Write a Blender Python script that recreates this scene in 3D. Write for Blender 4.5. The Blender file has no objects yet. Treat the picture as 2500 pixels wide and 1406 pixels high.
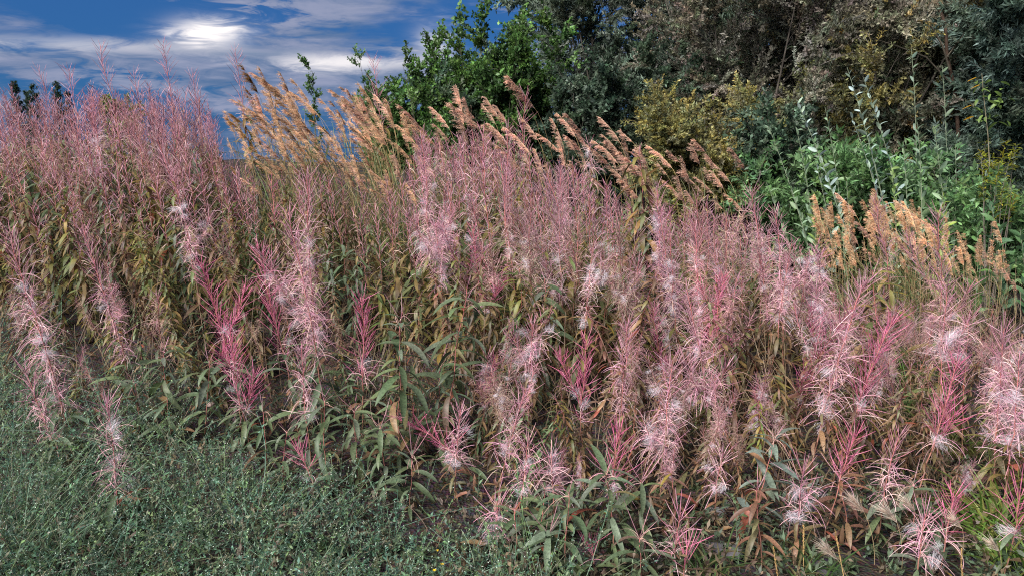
import bpy, math, random
import numpy as np
from mathutils import Vector, Matrix

random.seed(11)
RG = np.random.default_rng(11)
scene = bpy.context.scene
COL = scene.collection

# ------------------------------------------------------------------ camera
EYE = 1.6
PITCH = math.radians(12.5)
FPX, CX, CY = 1819.0, 1250.0, 703.0
cam_d = bpy.data.cameras.new('camera')
cam_d.sensor_width = 36.0
cam_d.lens = 36.0 * FPX / 2500.0
cam_d.clip_start = 0.05
cam_d.clip_end = 3000.0
cam = bpy.data.objects.new('camera', cam_d)
COL.objects.link(cam)
cam.location = (0, 0, EYE)
cam.rotation_euler = (math.radians(90) - PITCH, 0, 0)
scene.camera = cam

# ------------------------------------------------------------------ world / sky
SUN_AZ, SUN_EL = math.radians(-136), math.radians(46)
SUN_VEC = Vector((math.sin(SUN_AZ) * math.cos(SUN_EL), math.cos(SUN_AZ) * math.cos(SUN_EL), math.sin(SUN_EL)))


def ray(px, py):
    a, b = (px - CX) / FPX, (CY - py) / FPX
    d = np.array([a, math.cos(PITCH) + b * math.sin(PITCH), -math.sin(PITCH) + b * math.cos(PITCH)])
    return d / np.linalg.norm(d)


world = bpy.data.worlds.new('World')
scene.world = world
world.use_nodes = True
wn, wl = world.node_tree.nodes, world.node_tree.links
wn.clear()


def N(nodes, typ, **kw):
    n = nodes.new(typ)
    for k, v in kw.items():
        setattr(n, k, v)
    return n


w_out = N(wn, 'ShaderNodeOutputWorld')
w_bg = N(wn, 'ShaderNodeBackground')
w_bg.inputs['Strength'].default_value = 0.10
wl.new(w_bg.outputs[0], w_out.inputs[0])
w_sky = N(wn, 'ShaderNodeTexSky')
w_sky.sky_type = 'NISHITA'
w_sky.sun_disc = False
w_sky.sun_elevation = SUN_EL
w_sky.sun_rotation = SUN_AZ
w_sky.air_density = 1.0
w_sky.dust_density = 0.6
w_sky.ozone_density = 3.0
w_co = N(wn, 'ShaderNodeTexCoord')


def wmix(fac, a, b, blend='MIX'):
    m = N(wn, 'ShaderNodeMix', data_type='RGBA', blend_type=blend)
    for sock, v in ((m.inputs[0], fac), (m.inputs[6], a), (m.inputs[7], b)):
        if hasattr(v, 'is_linked'):
            wl.new(v, sock)
        else:
            sock.default_value = v if not isinstance(v, tuple) else (*v, 1.0)
    return m.outputs[2]


def wmath(op, a, b=None, c=None):
    m = N(wn, 'ShaderNodeMath', operation=op)
    for i, v in enumerate((a, b, c)):
        if v is None:
            continue
        if hasattr(v, 'is_linked'):
            wl.new(v, m.inputs[i])
        else:
            m.inputs[i].default_value = v
    return m.outputs[0]


def wnoise(scale, stretch, detail=6, rough=0.55, dist=0.0, off=(0, 0, 0)):
    mp = N(wn, 'ShaderNodeMapping')
    mp.inputs['Scale'].default_value = stretch
    mp.inputs['Location'].default_value = off
    wl.new(w_co.outputs['Generated'], mp.inputs['Vector'])
    t = N(wn, 'ShaderNodeTexNoise')
    t.inputs['Scale'].default_value = scale
    t.inputs['Detail'].default_value = detail
    t.inputs['Roughness'].default_value = rough
    t.inputs['Distortion'].default_value = dist
    wl.new(mp.outputs[0], t.inputs['Vector'])
    return t.outputs['Fac']


def wramp(v, lo, hi):
    m = N(wn, 'ShaderNodeMapRange', interpolation_type='SMOOTHSTEP')
    m.inputs[1].default_value, m.inputs[2].default_value = lo, hi
    wl.new(v, m.inputs[0])
    return m.outputs[0]


def wblob(px, py, wx, wy, warp):
    """A soft patch of cloud standing in the direction of one photo pixel; wx, wy in radians."""
    d = ray(px, py)
    side = np.array([d[1], -d[0], 0.0]); side /= np.linalg.norm(side)
    up = np.cross(side, d)
    tot = None
    for vec, w in ((side, wx), (up, wy)):
        dp = N(wn, 'ShaderNodeVectorMath', operation='DOT_PRODUCT')
        wl.new(w_co.outputs['Generated'], dp.inputs[0])
        dp.inputs[1].default_value = tuple(vec)
        s = wmath('MULTIPLY', dp.outputs['Value'], 1.0 / w)
        s = wmath('ADD', s, warp)
        s = wmath('MULTIPLY', s, s)
        tot = s if tot is None else wmath('ADD', tot, s)
    g = wmath('EXPONENT', wmath('MULTIPLY', tot, -1.0))
    fw = N(wn, 'ShaderNodeVectorMath', operation='DOT_PRODUCT')
    wl.new(w_co.outputs['Generated'], fw.inputs[0])
    fw.inputs[1].default_value = tuple(d)
    return wmath('MULTIPLY', g, wmath('GREATER_THAN', fw.outputs['Value'], 0.0))


n_big = wnoise(3.0, (1, 1, 5.0), 5, 0.55, 0.7, (0.37, 0.1, 0.25))
n_mid = wnoise(7.0, (1, 1, 6.0), 7, 0.6, 0.5, (1.3, 0.2, 0.0))
n_fine = wnoise(15.0, (1, 1, 4.5), 8, 0.62, 0.9, (0.0, 3.1, 0.7))
warp = wmath('MULTIPLY', wmath('SUBTRACT', n_fine, 0.5), 3.2)
hole = wblob(380, 30, 0.11, 0.026, warp)
hole2 = wblob(240, 215, 0.13, 0.022, warp)
hole3 = wblob(1100, 75, 0.11, 0.028, warp)
bank = wmath('ADD', wblob(520, 170, 0.26, 0.030, warp), wblob(820, 40, 0.10, 0.05, warp))
glow = wmath('MULTIPLY', wblob(500, 84, 0.034, 0.014, warp), 1.2)
glow2 = wblob(850, 152, 0.075, 0.010, warp)
glow3 = wblob(1062, 112, 0.022, 0.022, warp)
glow4 = wblob(215, 112, 0.12, 0.007, warp)
dens = wmath('ADD', wmath('MULTIPLY', n_big, 0.7), wmath('MULTIPLY', n_mid, 0.5))
dens = wmath('ADD', dens, wmath('MULTIPLY', bank, 0.20))
dens = wmath('ADD', dens, wmath('MULTIPLY', wmath('SUBTRACT', n_fine, 0.5), 0.34))
for h, k in ((hole, 0.34), (hole2, 0.24), (hole3, 0.22)):
    dens = wmath('SUBTRACT', dens, wmath('MULTIPLY', h, k))
cover = wramp(dens, 0.50, 0.76)
blue = wmix(0.6, wmix(1.0, w_sky.outputs[0], (0.018, 0.085, 0.235), 'MULTIPLY'), (0.15, 0.50, 1.18))
n_lump = wmath('ADD', wmath('MULTIPLY', n_mid, 0.6), wmath('MULTIPLY', n_fine, 0.4))
cloud = wmix(wramp(n_lump, 0.38, 0.64), (0.36, 0.62, 1.15), (1.05, 1.16, 1.65))
c1 = wmix(wmath('MULTIPLY', cover, 0.93), blue, cloud)
g_all = wmath('ADD', wmath('ADD', glow, wmath('MULTIPLY', glow2, 0.8)), wmath('ADD', wmath('MULTIPLY', glow3, 0.55), wmath('MULTIPLY', glow4, 0.35)))
g_all = N(wn, 'ShaderNodeClamp').outputs[0] if False else wmath('MINIMUM', g_all, 1.0)
c2 = wmix(g_all, c1, (3.7, 3.5, 3.45))
wl.new(c2, w_bg.inputs['Color'])

# ------------------------------------------------------------------ sun
sun_d = bpy.data.lights.new('sun', 'SUN')
sun_d.energy = 4.4
sun_d.angle = math.radians(38)
sun_d.color = (1.0, 0.965, 0.93)
sun = bpy.data.objects.new('sun', sun_d)
COL.objects.link(sun)
sun.rotation_euler = (-SUN_VEC).to_track_quat('-Z', 'Y').to_euler()
sun.location = (-6, 12, 12)

scene.view_settings.view_transform = 'Standard'
scene.view_settings.look = 'None'
scene.view_settings.gamma = 1.0
scene.view_settings.use_curve_mapping = False
scene.view_settings.exposure = 1.6
scene.cycles.max_bounces = 6
scene.cycles.diffuse_bounces = 3
scene.cycles.transmission_bounces = 3
scene.cycles.use_denoising = False
scene.cycles.filter_width = 1.1


# ------------------------------------------------------------------ materials
def plant_material(name, trans, rough, spec, tint_noise=0.35, scale=22.0):
    m = bpy.data.materials.new(name)
    m.use_nodes = True
    nt = m.node_tree
    nd, lk = nt.nodes, nt.links
    nd.clear()
    out = N(nd, 'ShaderNodeOutputMaterial')
    pr = N(nd, 'ShaderNodeBsdfPrincipled')
    pr.inputs['Roughness'].default_value = rough
    pr.inputs['Specular IOR Level'].default_value = spec
    at = N(nd, 'ShaderNodeAttribute', attribute_name='col')
    oi = N(nd, 'ShaderNodeObjectInfo')
    mu = N(nd, 'ShaderNodeMix', data_type='RGBA', blend_type='MULTIPLY')
    mu.inputs[0].default_value = 1.0
    lk.new(at.outputs['Color'], mu.inputs[6])
    lk.new(oi.outputs['Color'], mu.inputs[7])
    tc = N(nd, 'ShaderNodeTexCoord')
    nz = N(nd, 'ShaderNodeTexNoise')
    nz.inputs['Scale'].default_value = scale
    nz.inputs['Detail'].default_value = 3
    lk.new(tc.outputs['Object'], nz.inputs['Vector'])
    mr = N(nd, 'ShaderNodeMapRange')
    mr.inputs[1].default_value, mr.inputs[2].default_value = 0.3, 0.7
    mr.inputs[3].default_value, mr.inputs[4].default_value = 1 - tint_noise, 1 + tint_noise
    lk.new(nz.outputs['Fac'], mr.inputs[0])
    sc = N(nd, 'ShaderNodeVectorMath', operation='SCALE')
    lk.new(mu.outputs[2], sc.inputs[0])
    lk.new(mr.outputs[0], sc.inputs['Scale'])
    lk.new(sc.outputs[0], pr.inputs['Base Color'])
    if trans > 0:
        tr = N(nd, 'ShaderNodeBsdfTranslucent')
        lk.new(sc.outputs[0], tr.inputs['Color'])
        mx = N(nd, 'ShaderNodeMixShader')
        mx.inputs[0].default_value = trans
        lk.new(pr.outputs[0], mx.inputs[1])
        lk.new(tr.outputs[0], mx.inputs[2])
        lk.new(mx.outputs[0], out.inputs[0])
    else:
        lk.new(pr.outputs[0], out.inputs[0])
    return m


M_LEAF = plant_material('leaf', 0.42, 0.5, 0.35)
M_STEM = plant_material('stem', 0.0, 0.65, 0.25)
M_POD = plant_material('pod', 0.38, 0.6, 0.25, 0.22, 30)
M_FLUFF = plant_material('seed_down', 0.5, 0.7, 0.1, 0.08)
M_BARK = plant_material('bark', 0.0, 0.85, 0.15, 0.45, 9)
M_STONE = plant_material('stone', 0.0, 0.85, 0.2, 0.3, 14)


def ground_material():
    m = bpy.data.materials.new('soil')
    m.use_nodes = True
    nd, lk = m.node_tree.nodes, m.node_tree.links
    pr = nd['Principled BSDF']
    pr.inputs['Roughness'].default_value = 0.95
    pr.inputs['Specular IOR Level'].default_value = 0.1
    tc = N(nd, 'ShaderNodeTexCoord')
    n1 = N(nd, 'ShaderNodeTexNoise'); n1.inputs['Scale'].default_value = 2.2; n1.inputs['Detail'].default_value = 8
    n2 = N(nd, 'ShaderNodeTexVoronoi'); n2.inputs['Scale'].default_value = 70
    lk.new(tc.outputs['Object'], n1.inputs['Vector']); lk.new(tc.outputs['Object'], n2.inputs['Vector'])
    r1 = N(nd, 'ShaderNodeValToRGB')
    e = r1.color_ramp.elements
    e[0].position, e[0].color = 0.3, (0.018, 0.014, 0.012, 1)
    e[1].position, e[1].color = 0.72, (0.062, 0.050, 0.045, 1)
    lk.new(n1.outputs['Fac'], r1.inputs[0])
    mx = N(nd, 'ShaderNodeMix', data_type='RGBA', blend_type='MULTIPLY'); mx.inputs[0].default_value = 0.6
    lk.new(r1.outputs[0], mx.inputs[6]); lk.new(n2.outputs['Color'], mx.inputs[7])
    lk.new(mx.outputs[2], pr.inputs['Base Color'])
    bp = N(nd, 'ShaderNodeBump'); bp.inputs['Strength'].default_value = 0.8; bp.inputs['Distance'].default_value = 0.02
    lk.new(n2.outputs['Distance'], bp.inputs['Height'])
    lk.new(bp.outputs[0], pr.inputs['Normal'])
    return m


M_SOIL = ground_material()


# ------------------------------------------------------------------ mesh helpers
def unit(v):
    return v / np.maximum(np.linalg.norm(v, axis=-1, keepdims=True), 1e-9)


def rnd(a, b, n=None):
    return RG.uniform(a, b, n)


class MB:
    """collects vertices, quads and vertex colours; build() links them as ONE mesh object"""
    def __init__(self):
        self.v, self.q, self.c, self.n = [], [], [], 0

    def add(self, V, Q, C):
        self.v.append(V.reshape(-1, 3)); self.c.append(np.broadcast_to(C, V.shape).reshape(-1, 3))
        self.q.append(Q.reshape(-1, 4) + self.n); self.n += len(self.v[-1])

    def arrays(self):
        if not self.v:
            return np.zeros((0, 3)), np.zeros((0, 4), int), np.zeros((0, 3))
        return np.concatenate(self.v), np.concatenate(self.q), np.concatenate(self.c)

    def mesh(self, name, mat, smooth=True):
        V, Q, C = self.arrays()
        me = bpy.data.meshes.new(name)
        me.vertices.add(len(V)); me.vertices.foreach_set('co', V.astype(np.float32).ravel())
        me.loops.add(Q.size); me.loops.foreach_set('vertex_index', Q.astype(np.int32).ravel())
        me.polygons.add(len(Q))
        me.polygons.foreach_set('loop_start', np.arange(0, Q.size, 4, dtype=np.int32))
        me.polygons.foreach_set('loop_total', np.full(len(Q), 4, dtype=np.int32))
        if smooth:
            me.polygons.foreach_set('use_smooth', np.ones(len(Q), bool))
        ca = me.color_attributes.new('col', 'FLOAT_COLOR', 'POINT')
        ca.data.foreach_set('color', np.concatenate([C, np.ones((len(C), 1))], 1).astype(np.float32).ravel())
        me.materials.append(mat)
        me.update(calc_edges=True)
        return me

    def build(self, name, mat, parent=None, smooth=True):
        return link(name, self.mesh(name, mat, smooth), parent)


def link(name, data, parent=None):
    o = bpy.data.objects.new(name, data)
    COL.objects.link(o)
    if parent is not None:
        o.parent = parent
    return o


def thing(name, label, cat, loc, rz=0.0, group=None, scale=1.0):
    o = bpy.data.objects.new(name, None)
    COL.objects.link(o)
    o.empty_display_size = 0.05
    o.location = loc; o.rotation_euler = (0, 0, rz); o.scale = (scale,) * 3
    o['label'] = label; o['category'] = cat; o['kind'] = 'thing'
    if group:
        o['group'] = group
    return o


def curves(B, D, G, L, K, n):
    """N curves of n steps from B along D, bending towards G by K in all"""
    D = unit(np.array(D, float)); P = [np.array(B, float)]; T = [D]
    L = np.asarray(L, float).reshape(-1, 1); K = np.asarray(K, float).reshape(-1, 1)
    d = D
    for i in range(n):
        d = unit(d + G * K / n)
        P.append(P[-1] + d * L / n); T.append(d)
    return np.stack(P, 1), np.stack(T, 1)


def grid_quads(n_el, rows, cols, wrap=False):
    idx = np.arange(n_el * rows * cols).reshape(n_el, rows, cols)
    nxt = np.roll(idx, -1, 2) if wrap else idx[:, :, 1:]
    cur = idx if wrap else idx[:, :, :-1]
    return np.stack([cur[:, :-1], nxt[:, :-1], nxt[:, 1:], cur[:, 1:]], -1)


def colr(C, rows):
    C = np.asarray(C, float)
    if C.ndim == 1:
        C = C[None, None, None]
    elif C.ndim == 2:
        C = C[:, None, None]
    else:
        C = C[:, :, None]
    return C


def strip(mb, P, T, W, C, ref, fold=0.0):
    """ribbons; W (rows,) or (N,rows) half widths; fold > 0 gives a V section"""
    n, r = P.shape[:2]
    W = np.broadcast_to(W, (n, r))[..., None]
    S = unit(np.cross(T, np.broadcast_to(ref, T.shape)))
    if fold > 0:
        U = np.cross(S, T)
        V = np.stack([P - S * W + U * W * fold, P, P + S * W + U * W * fold], 2)
    else:
        V = np.stack([P - S * W, P + S * W], 2)
    mb.add(V, grid_quads(n, r, V.shape[2]), colr(C, r))


def tube(mb, P, T, W, C, sides=3):
    n, r = P.shape[:2]
    W = np.broadcast_to(W, (n, r))[..., None, None]
    ref = np.where(np.abs(T[..., 2:3]) > 0.9, np.array([1.0, 0, 0]), np.array([0, 0, 1.0]))
    S = unit(np.cross(T, ref)); U = np.cross(S, T)
    a = np.arange(sides) * 2 * math.pi / sides
    V = P[:, :, None] + W * (S[:, :, None] * np.cos(a)[:, None] + U[:, :, None] * np.sin(a)[:, None])
    mb.add(V, grid_quads(n, r, sides, True), colr(C, r))


def samp(A, i, t):
    n = A.shape[1] - 1
    f = np.clip(t, 0, 0.9999) * n
    k = f.astype(int); f = (f - k)[:, None]
    return A[i, k] * (1 - f) + A[i, k + 1] * f


def mixcol(pal, n, w=None, jit=0.18):
    pal = np.array(pal, float)
    i = RG.choice(len(pal), n, p=None if w is None else np.array(w) / sum(w))
    return pal[i] * rnd(1 - jit, 1 + jit, (n, 1)) * rnd(1 - jit * 0.3, 1 + jit * 0.3, (n, 3))


def round_dirs(az, el):
    return np.stack([np.cos(az) * np.cos(el), np.sin(az) * np.cos(el), np.sin(el)], -1)


DOWN = np.array([0, 0, -1.0]); UP = np.array([0, 0, 1.0])


def rhombi(mb, B, D, L, W, C, fold=0.3):
    """one-quad leaves with a crease: base, side, tip, side"""
    n = len(B)
    D = unit(D)
    S = unit(np.cross(D, unit(rnd(-0.6, 0.6, (n, 3)) + UP)))
    U = np.cross(S, D)
    L = np.asarray(L).reshape(-1, 1); W = np.asarray(W).reshape(-1, 1)
    mid = B + D * L * 0.45
    V = np.stack([B, mid + S * W + U * W * fold, B + D * L - U * L * 0.08, mid - S * W + U * W * fold], 1)
    mb.add(V, np.arange(n * 4).reshape(n, 4), np.asarray(C, float).reshape(-1, 1, 3))


# ------------------------------------------------------------------ ground
GX = np.array([-60, -8, -3, -1.2, 0, 1.2, 2.2, 4, 6, 60.0])
GZ = np.array([0.75, 0.80, 0.74, 0.62, 0.44, 0.16, -0.05, -0.40, -0.55, -0.6])


def ground_z(x, y):
    x = np.asarray(x, float); y = np.asarray(y, float)
    s = np.clip((y - 3.0) / 5.5, 0, 1); s = s * s * (3 - 2 * s)
    z = s * np.interp(x * np.clip(7.0 / np.maximum(y, 7.0), 0.2, 1), GX, GZ)
    far = np.clip((y - 17) / 120, 0, 1)
    z = z - 45.0 * far * far * (3 - 2 * far) * (1 - 0.0 * x)
    return z + 0.025 * np.sin(x * 2.3 + 1) * np.sin(y * 1.9) + 0.012 * np.sin(x * 6.1 + y * 3.3)


def hit(px, py):
    d = ray(px, py); t = 1.0
    for _ in range(4000):
        p = np.array([0, 0, EYE]) + d * t
        if p[2] < ground_z(p[0], p[1]):
            return p
        t += 0.01
    return p


def project(P):
    P = np.asarray(P, float); x, y, z = P[..., 0], P[..., 1], P[..., 2] - EYE
    fw = y * math.cos(PITCH) - z * math.sin(PITCH); up = y * math.sin(PITCH) + z * math.cos(PITCH)
    return CX + FPX * x / fw, CY - FPX * up / fw


def at_depth(px, py, y):
    d = ray(px, py)
    return np.array([0, 0, EYE]) + d * (y / d[1])


def make_ground():
    xs = np.concatenate([np.linspace(-300, -12, 14), np.linspace(-11, 11, 120), np.linspace(12, 300, 14)])
    ys = np.concatenate([np.linspace(-60, 0, 6), np.linspace(0.4, 14, 90), np.linspace(15, 60, 12), np.linspace(70, 900, 10)])
    X, Y = np.meshgrid(xs, ys)
    Z = ground_z(X, Y) + np.where((Y > 1) & (Y < 12), 1, 0) * RG.normal(0, 0.012, X.shape)
    V = np.stack([X, Y, Z], -1)
    mb = MB()
    mb.add(V, grid_quads(1, len(ys), len(xs)), np.array([0.05, 0.04, 0.03]))
    g = mb.build('ground', M_SOIL)
    g['kind'] = 'structure'


make_ground()

# ------------------------------------------------------------------ trees and shrubs behind the field
UPR = np.array([0, 0, 1.0])


SPRAYS = {}


def spray_meshes(key, axis, ntw, nl, twig, leaf, pal, w, droop, bark, n_var=4):
    """leafy branch ends along +X, shared by the trees of a kind"""
    if key in SPRAYS:
        return SPRAYS[key]
    out = []
    for _ in range(n_var):
        mb = MB()
        P, T = curves(np.zeros((1, 3)), np.array([[1.0, 0, 0.1]]), RG.normal(0, 1, (1, 3)), [axis], [0.35], 6)
        tube(mb, P, T, np.linspace(0.005, 0.0015, 7), np.array(bark), 3)
        t = 0.05 + 0.95 * (np.arange(ntw) + rnd(0, 1, ntw)) / ntw
        z = np.zeros(ntw, int)
        b, ta = samp(P, z, t), samp(T, z, t)
        D = ta * 0.8 + unit(RG.normal(0, 1, (ntw, 3)) * np.array([0.3, 1, 1]))
        P3, T3 = curves(b, D, UPR * rnd(-1.0 * droop, 0.5, (ntw, 1)) + np.array([0.4, 0, 0]), twig * rnd(0.5, 1.25, ntw), np.ones(ntw), 3)
        strip(mb, P3, T3, np.linspace(0.0024, 0.001, 4), np.array(bark) * rnd(0.9, 1.5, (ntw, 1)), np.array([0.3, 1, 0.2]))
        m = ntw * nl
        i = np.repeat(np.arange(ntw), nl); t4 = rnd(0.08, 1.0, m)
        b4, ta4 = samp(P3, i, t4), samp(T3, i, t4)
        D4 = ta4 * 0.75 + unit(RG.normal(0, 1, (m, 3))) * 0.9 + DOWN * droop * 0.5
        cl = mixcol(pal, ntw, w, 0.25)[i] * rnd(0.7, 1.3, (m, 1))
        rhombi(mb, b4, D4, leaf[0] * rnd(0.55, 1.2, m), leaf[1] * rnd(0.7, 1.2, m), cl)
        out.append(mb.mesh('leaf_spray_' + key, M_LEAF, False))
    SPRAYS[key] = out
    return out


def broad_tree(name, label, cat, px, dist, H, group=None, key='x', stems=5, n2=12, per=2, spread=0.45, axis=0.75, ntw=26, nl=34, twig=0.3, leaf=(0.07, 0.012),
               pal=((0.06, 0.09, 0.05),), w=None, bark=(0.07, 0.06, 0.05), droop=0.5, l2=0.32, low=0.08, lean=(0, 0), rise=0.5, thick=0.022, scale=(0.7, 1.2), tint=1.0, ragged=0.75):
    x = dist * (px - CX) / FPX * math.cos(PITCH)
    zb = float(ground_z(x, dist)) - 0.03
    root = thing(name, label, cat, (x, dist, zb), 0, group)
    az = rnd(0, 6.28, stems); r = rnd(0, 0.10, stems) * spread * H * 0.5
    B = np.stack([np.cos(az) * r, np.sin(az) * r, np.zeros(stems)], -1)
    D = np.stack([np.cos(az) * spread + lean[0], np.sin(az) * spread + lean[1], np.ones(stems)], -1)
    L1 = H * rnd(ragged, 1.02, stems); L1[0] = H
    P1, T1 = curves(B, D, UPR + RG.normal(0, 0.5, (stems, 3)), L1, rnd(0.1, 0.5, stems), 10)
    tk = MB()
    tube(tk, P1, T1, np.outer(L1 / H * thick, np.linspace(1, 0.12, 11)), np.array(bark) * rnd(0.8, 1.2, (stems, 1)), 6)
    tk.build('trunk', M_BARK, root)
    m2 = stems * n2
    i = np.repeat(np.arange(stems), n2)
    t = low + (1 - low) * np.tile((np.arange(n2) + 0.5) / n2, stems) + rnd(-0.04, 0.04, m2)
    b, ta = samp(P1, i, t), samp(T1, i, t)
    D2 = ta * rise + round_dirs(rnd(0, 6.28, m2), rnd(-0.1, 0.7, m2))
    L2 = H * l2 * (1.05 - 0.62 * t) * rnd(0.5, 1.15, m2)
    P2, T2 = curves(b, D2, UPR + RG.normal(0, 0.6, (m2, 3)), L2, rnd(0.1, 0.9, m2), 6)
    br = MB()
    tube(br, P2, T2, np.outer(thick * 0.33 * (L2 / L2.max()) ** 0.5, np.linspace(1, 0.25, 7)), np.array(bark) * rnd(0.8, 1.3, (m2, 1)), 3)
    br.build('branch_work', M_BARK, root)['kind'] = 'stuff'
    ms = spray_meshes(key, axis, ntw, nl, twig, leaf, pal, w, droop, bark)
    for k in range(m2):
        for q in range(per):
            tq = 0.3 + 0.65 * (q + random.random()) / per
            p = samp(P2, np.array([k]), np.array([tq]))[0]; d = samp(T2, np.array([k]), np.array([tq]))[0] + RG.normal(0, 0.3, 3)
            o = link('leaf_spray', random.choice(ms), root)
            o.rotation_mode = 'QUATERNION'
            o.rotation_quaternion = Vector(d).to_track_quat('X', 'Z') @ Matrix.Rotation(random.uniform(0, 6.28), 3, 'X').to_quaternion()
            o.location = p
            s = random.uniform(*scale)
            o.scale = (s, s, s)
            c = tint * 1.5 * random.uniform(0.75, 1.25)
            o.color = (c * random.uniform(0.93, 1.08), c, c * random.uniform(0.88, 1.1), 1)
    return root


WIL = ((0.075, 0.105, 0.072), (0.105, 0.135, 0.100), (0.055, 0.075, 0.050))
BRN = ((0.135, 0.128, 0.098), (0.17, 0.150, 0.125), (0.10, 0.105, 0.072), (0.09, 0.112, 0.075))
POP = ((0.043, 0.090, 0.022), (0.058, 0.110, 0.027), (0.034, 0.070, 0.022))
GOLD = ((0.16, 0.140, 0.042), (0.14, 0.135, 0.052), (0.11, 0.118, 0.06))
WG, BG = 'willow trees behind the field', 'willow bushes on the right'
# big grey willow
broad_tree('willow_tree', 'tall dark grey-green willow with sky showing through its top, behind the reed plumes', 'tree', 1500, 12.6, 6.4, WG, 'will', 7, 13, 2, 0.24, leaf=(0.085, 0.0105), pal=WIL, droop=0.8, l2=0.22, low=0.05)
broad_tree('willow_tree', 'second tall willow right of the big grey-green one, its crown cut by the top edge', 'tree', 1690, 14.0, 7.0, WG, 'will', 7, 13, 2, 0.26, l2=0.22, tint=1.1)
# brownish willow mass
broad_tree('willow_bush', 'brown-grey willow bush with tiny leaves between the golden bush and the silvery shoots', 'bush', 1830, 10.4, 4.8, BG, 'brown', 9, 12, 2, 0.34, leaf=(0.050, 0.0095), pal=BRN, w=(3, 3, 2, 1), ntw=30, nl=36, l2=0.22)
broad_tree('willow_bush', 'olive-brown willow bush behind the tallest silvery willow shoots', 'bush', 2080, 10.6, 5.2, BG, 'olive', 9, 12, 2, 0.34, leaf=(0.060, 0.0105), pal=((0.125, 0.125, 0.090), (0.155, 0.145, 0.110), (0.09, 0.105, 0.07), (0.16, 0.13, 0.05)), w=(3, 3, 2, 1), l2=0.22)
broad_tree('willow_bush', 'grey-green willow bush in the upper right, left of the bent trunk', 'bush', 2290, 10.9, 5.6, BG, 'grey', 9, 12, 2, 0.32, leaf=(0.080, 0.0105), pal=((0.09, 0.115, 0.085), (0.12, 0.14, 0.105), (0.12, 0.11, 0.075)), l2=0.22)
broad_tree('golden_bush', 'low golden-yellow leaved willow bush below the big grey willow', 'bush', 1730, 9.2, 1.75, None, 'gold', 9, 7, 3, 0.42, 0.42, 26, 26, 0.20, leaf=(0.046, 0.0088), pal=GOLD, w=(3, 3, 2), l2=0.28, thick=0.012)
broad_tree('golden_bush', 'small patch of amber-yellow willow leaves left of the tallest silvery shoots', 'bush', 2035, 9.3, 2.7, None, 'gold', 3, 6, 1, 0.10, l2=0.12, low=0.55, thick=0.012, tint=0.8)
broad_tree('dark_willow', 'dark teal-green willow with long narrow leaves along the right edge', 'tree', 2500, 9.2, 5.0, None, 'teal', 8, 13, 2, 0.30, leaf=(0.095, 0.011), pal=((0.060, 0.092, 0.070), (0.085, 0.12, 0.095), (0.05, 0.07, 0.05)), droop=0.8, l2=0.22)
broad_tree('leafy_bush', 'dark green bush under the brown willow, left of the silvery shoots', 'bush', 1900, 9.2, 1.7, None, 'darkgreen', 8, 6, 2, 0.45, 0.5, 24, 20, 0.22, leaf=(0.062, 0.014), pal=((0.045, 0.075, 0.045), (0.07, 0.10, 0.065), (0.03, 0.05, 0.03)), l2=0.28, thick=0.010)
broad_tree('leafy_bush', 'darkest green bush directly behind the front reed plumes of the middle', 'bush', 1500, 10.6, 2.3, None, 'darkgreen', 9, 6, 2, 0.55, l2=0.30, thick=0.010, tint=0.75)  # same dark green leaf sprays, tinted a step darker
broad_tree('leafy_bush', 'dark green bush behind the reed at the foot of the poplar saplings', 'bush', 1200, 11.6, 1.6, None, 'darkgreen', 9, 6, 2, 0.6, l2=0.34, thick=0.010)
# trees that close the gaps behind
for px, d, h, lb in ((2060, 14.5, 7.0, 'dark tree deep behind the olive-brown willow bush'), (2350, 14.0, 7.0, 'dark tree deep behind the upper right willows'), (1830, 15.5, 6.8, 'dark tree deep between the grey willow and the brown bush'), (2580, 13.0, 6.5, 'dark tree deep behind the long-leaved willow at the right edge')):
    broad_tree('background_tree', lb, 'tree', px, d, h, None, 'back', 7, 11, 2, 0.30, 1.0, 26, 30, 0.4, leaf=(0.10, 0.022), pal=((0.040, 0.056, 0.034), (0.055, 0.074, 0.046)), l2=0.24, low=0.04)
# poplar saplings
SAP = [(775, 11.8, 1.75, 'lone small poplar sapling rising behind the tallest reed plumes'), (925, 11.4, 1.9, 'thin poplar sapling with a bare spire of leaves, left of its group'),
       (1040, 11.0, 2.15, 'slender leaning poplar sapling against the bright cloud'), (1132, 10.8, 2.3, 'leafy green poplar sapling with twin tips, middle of its group'),
       (1240, 10.7, 2.5, 'tallest and fullest bright green poplar sapling beside the grey willow'), (1325, 11.4, 2.6, 'poplar sapling half merged with the grey willow crown'),
       (1180, 11.8, 1.9, 'low poplar sapling filling the gap between the two tallest'), (1010, 11.9, 1.55, 'bushy low poplar sapling behind the reed plumes, below the leaning one'), (1090, 11.5, 1.55, 'bushy poplar sapling left of the twin-tipped one, filling the crown line'), (930, 12.0, 1.35, 'lowest bushy poplar sapling at the left end of the group')]
for k, (px, d, h, lb) in enumerate(SAP):
    broad_tree('poplar_sapling', lb, 'sapling', px, d, h, 'poplar saplings behind the reed', 'pop', (1, 3, 4, 6, 9, 6, 7, 7, 6, 6)[k], 12, 2, 0.10 + 0.05 * (k > 3), 0.36, 11, 12, 0.16, leaf=(0.060, 0.021), pal=POP, bark=(0.06, 0.055, 0.04), droop=0.5, l2=0.16, low=0.10, rise=1.3, thick=0.012, ragged=0.5, lean=(-0.04, 0), scale=(0.6, 1.1) if k > 2 else (0.3, 0.55) if k < 2 else (0.45, 0.8))


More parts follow.
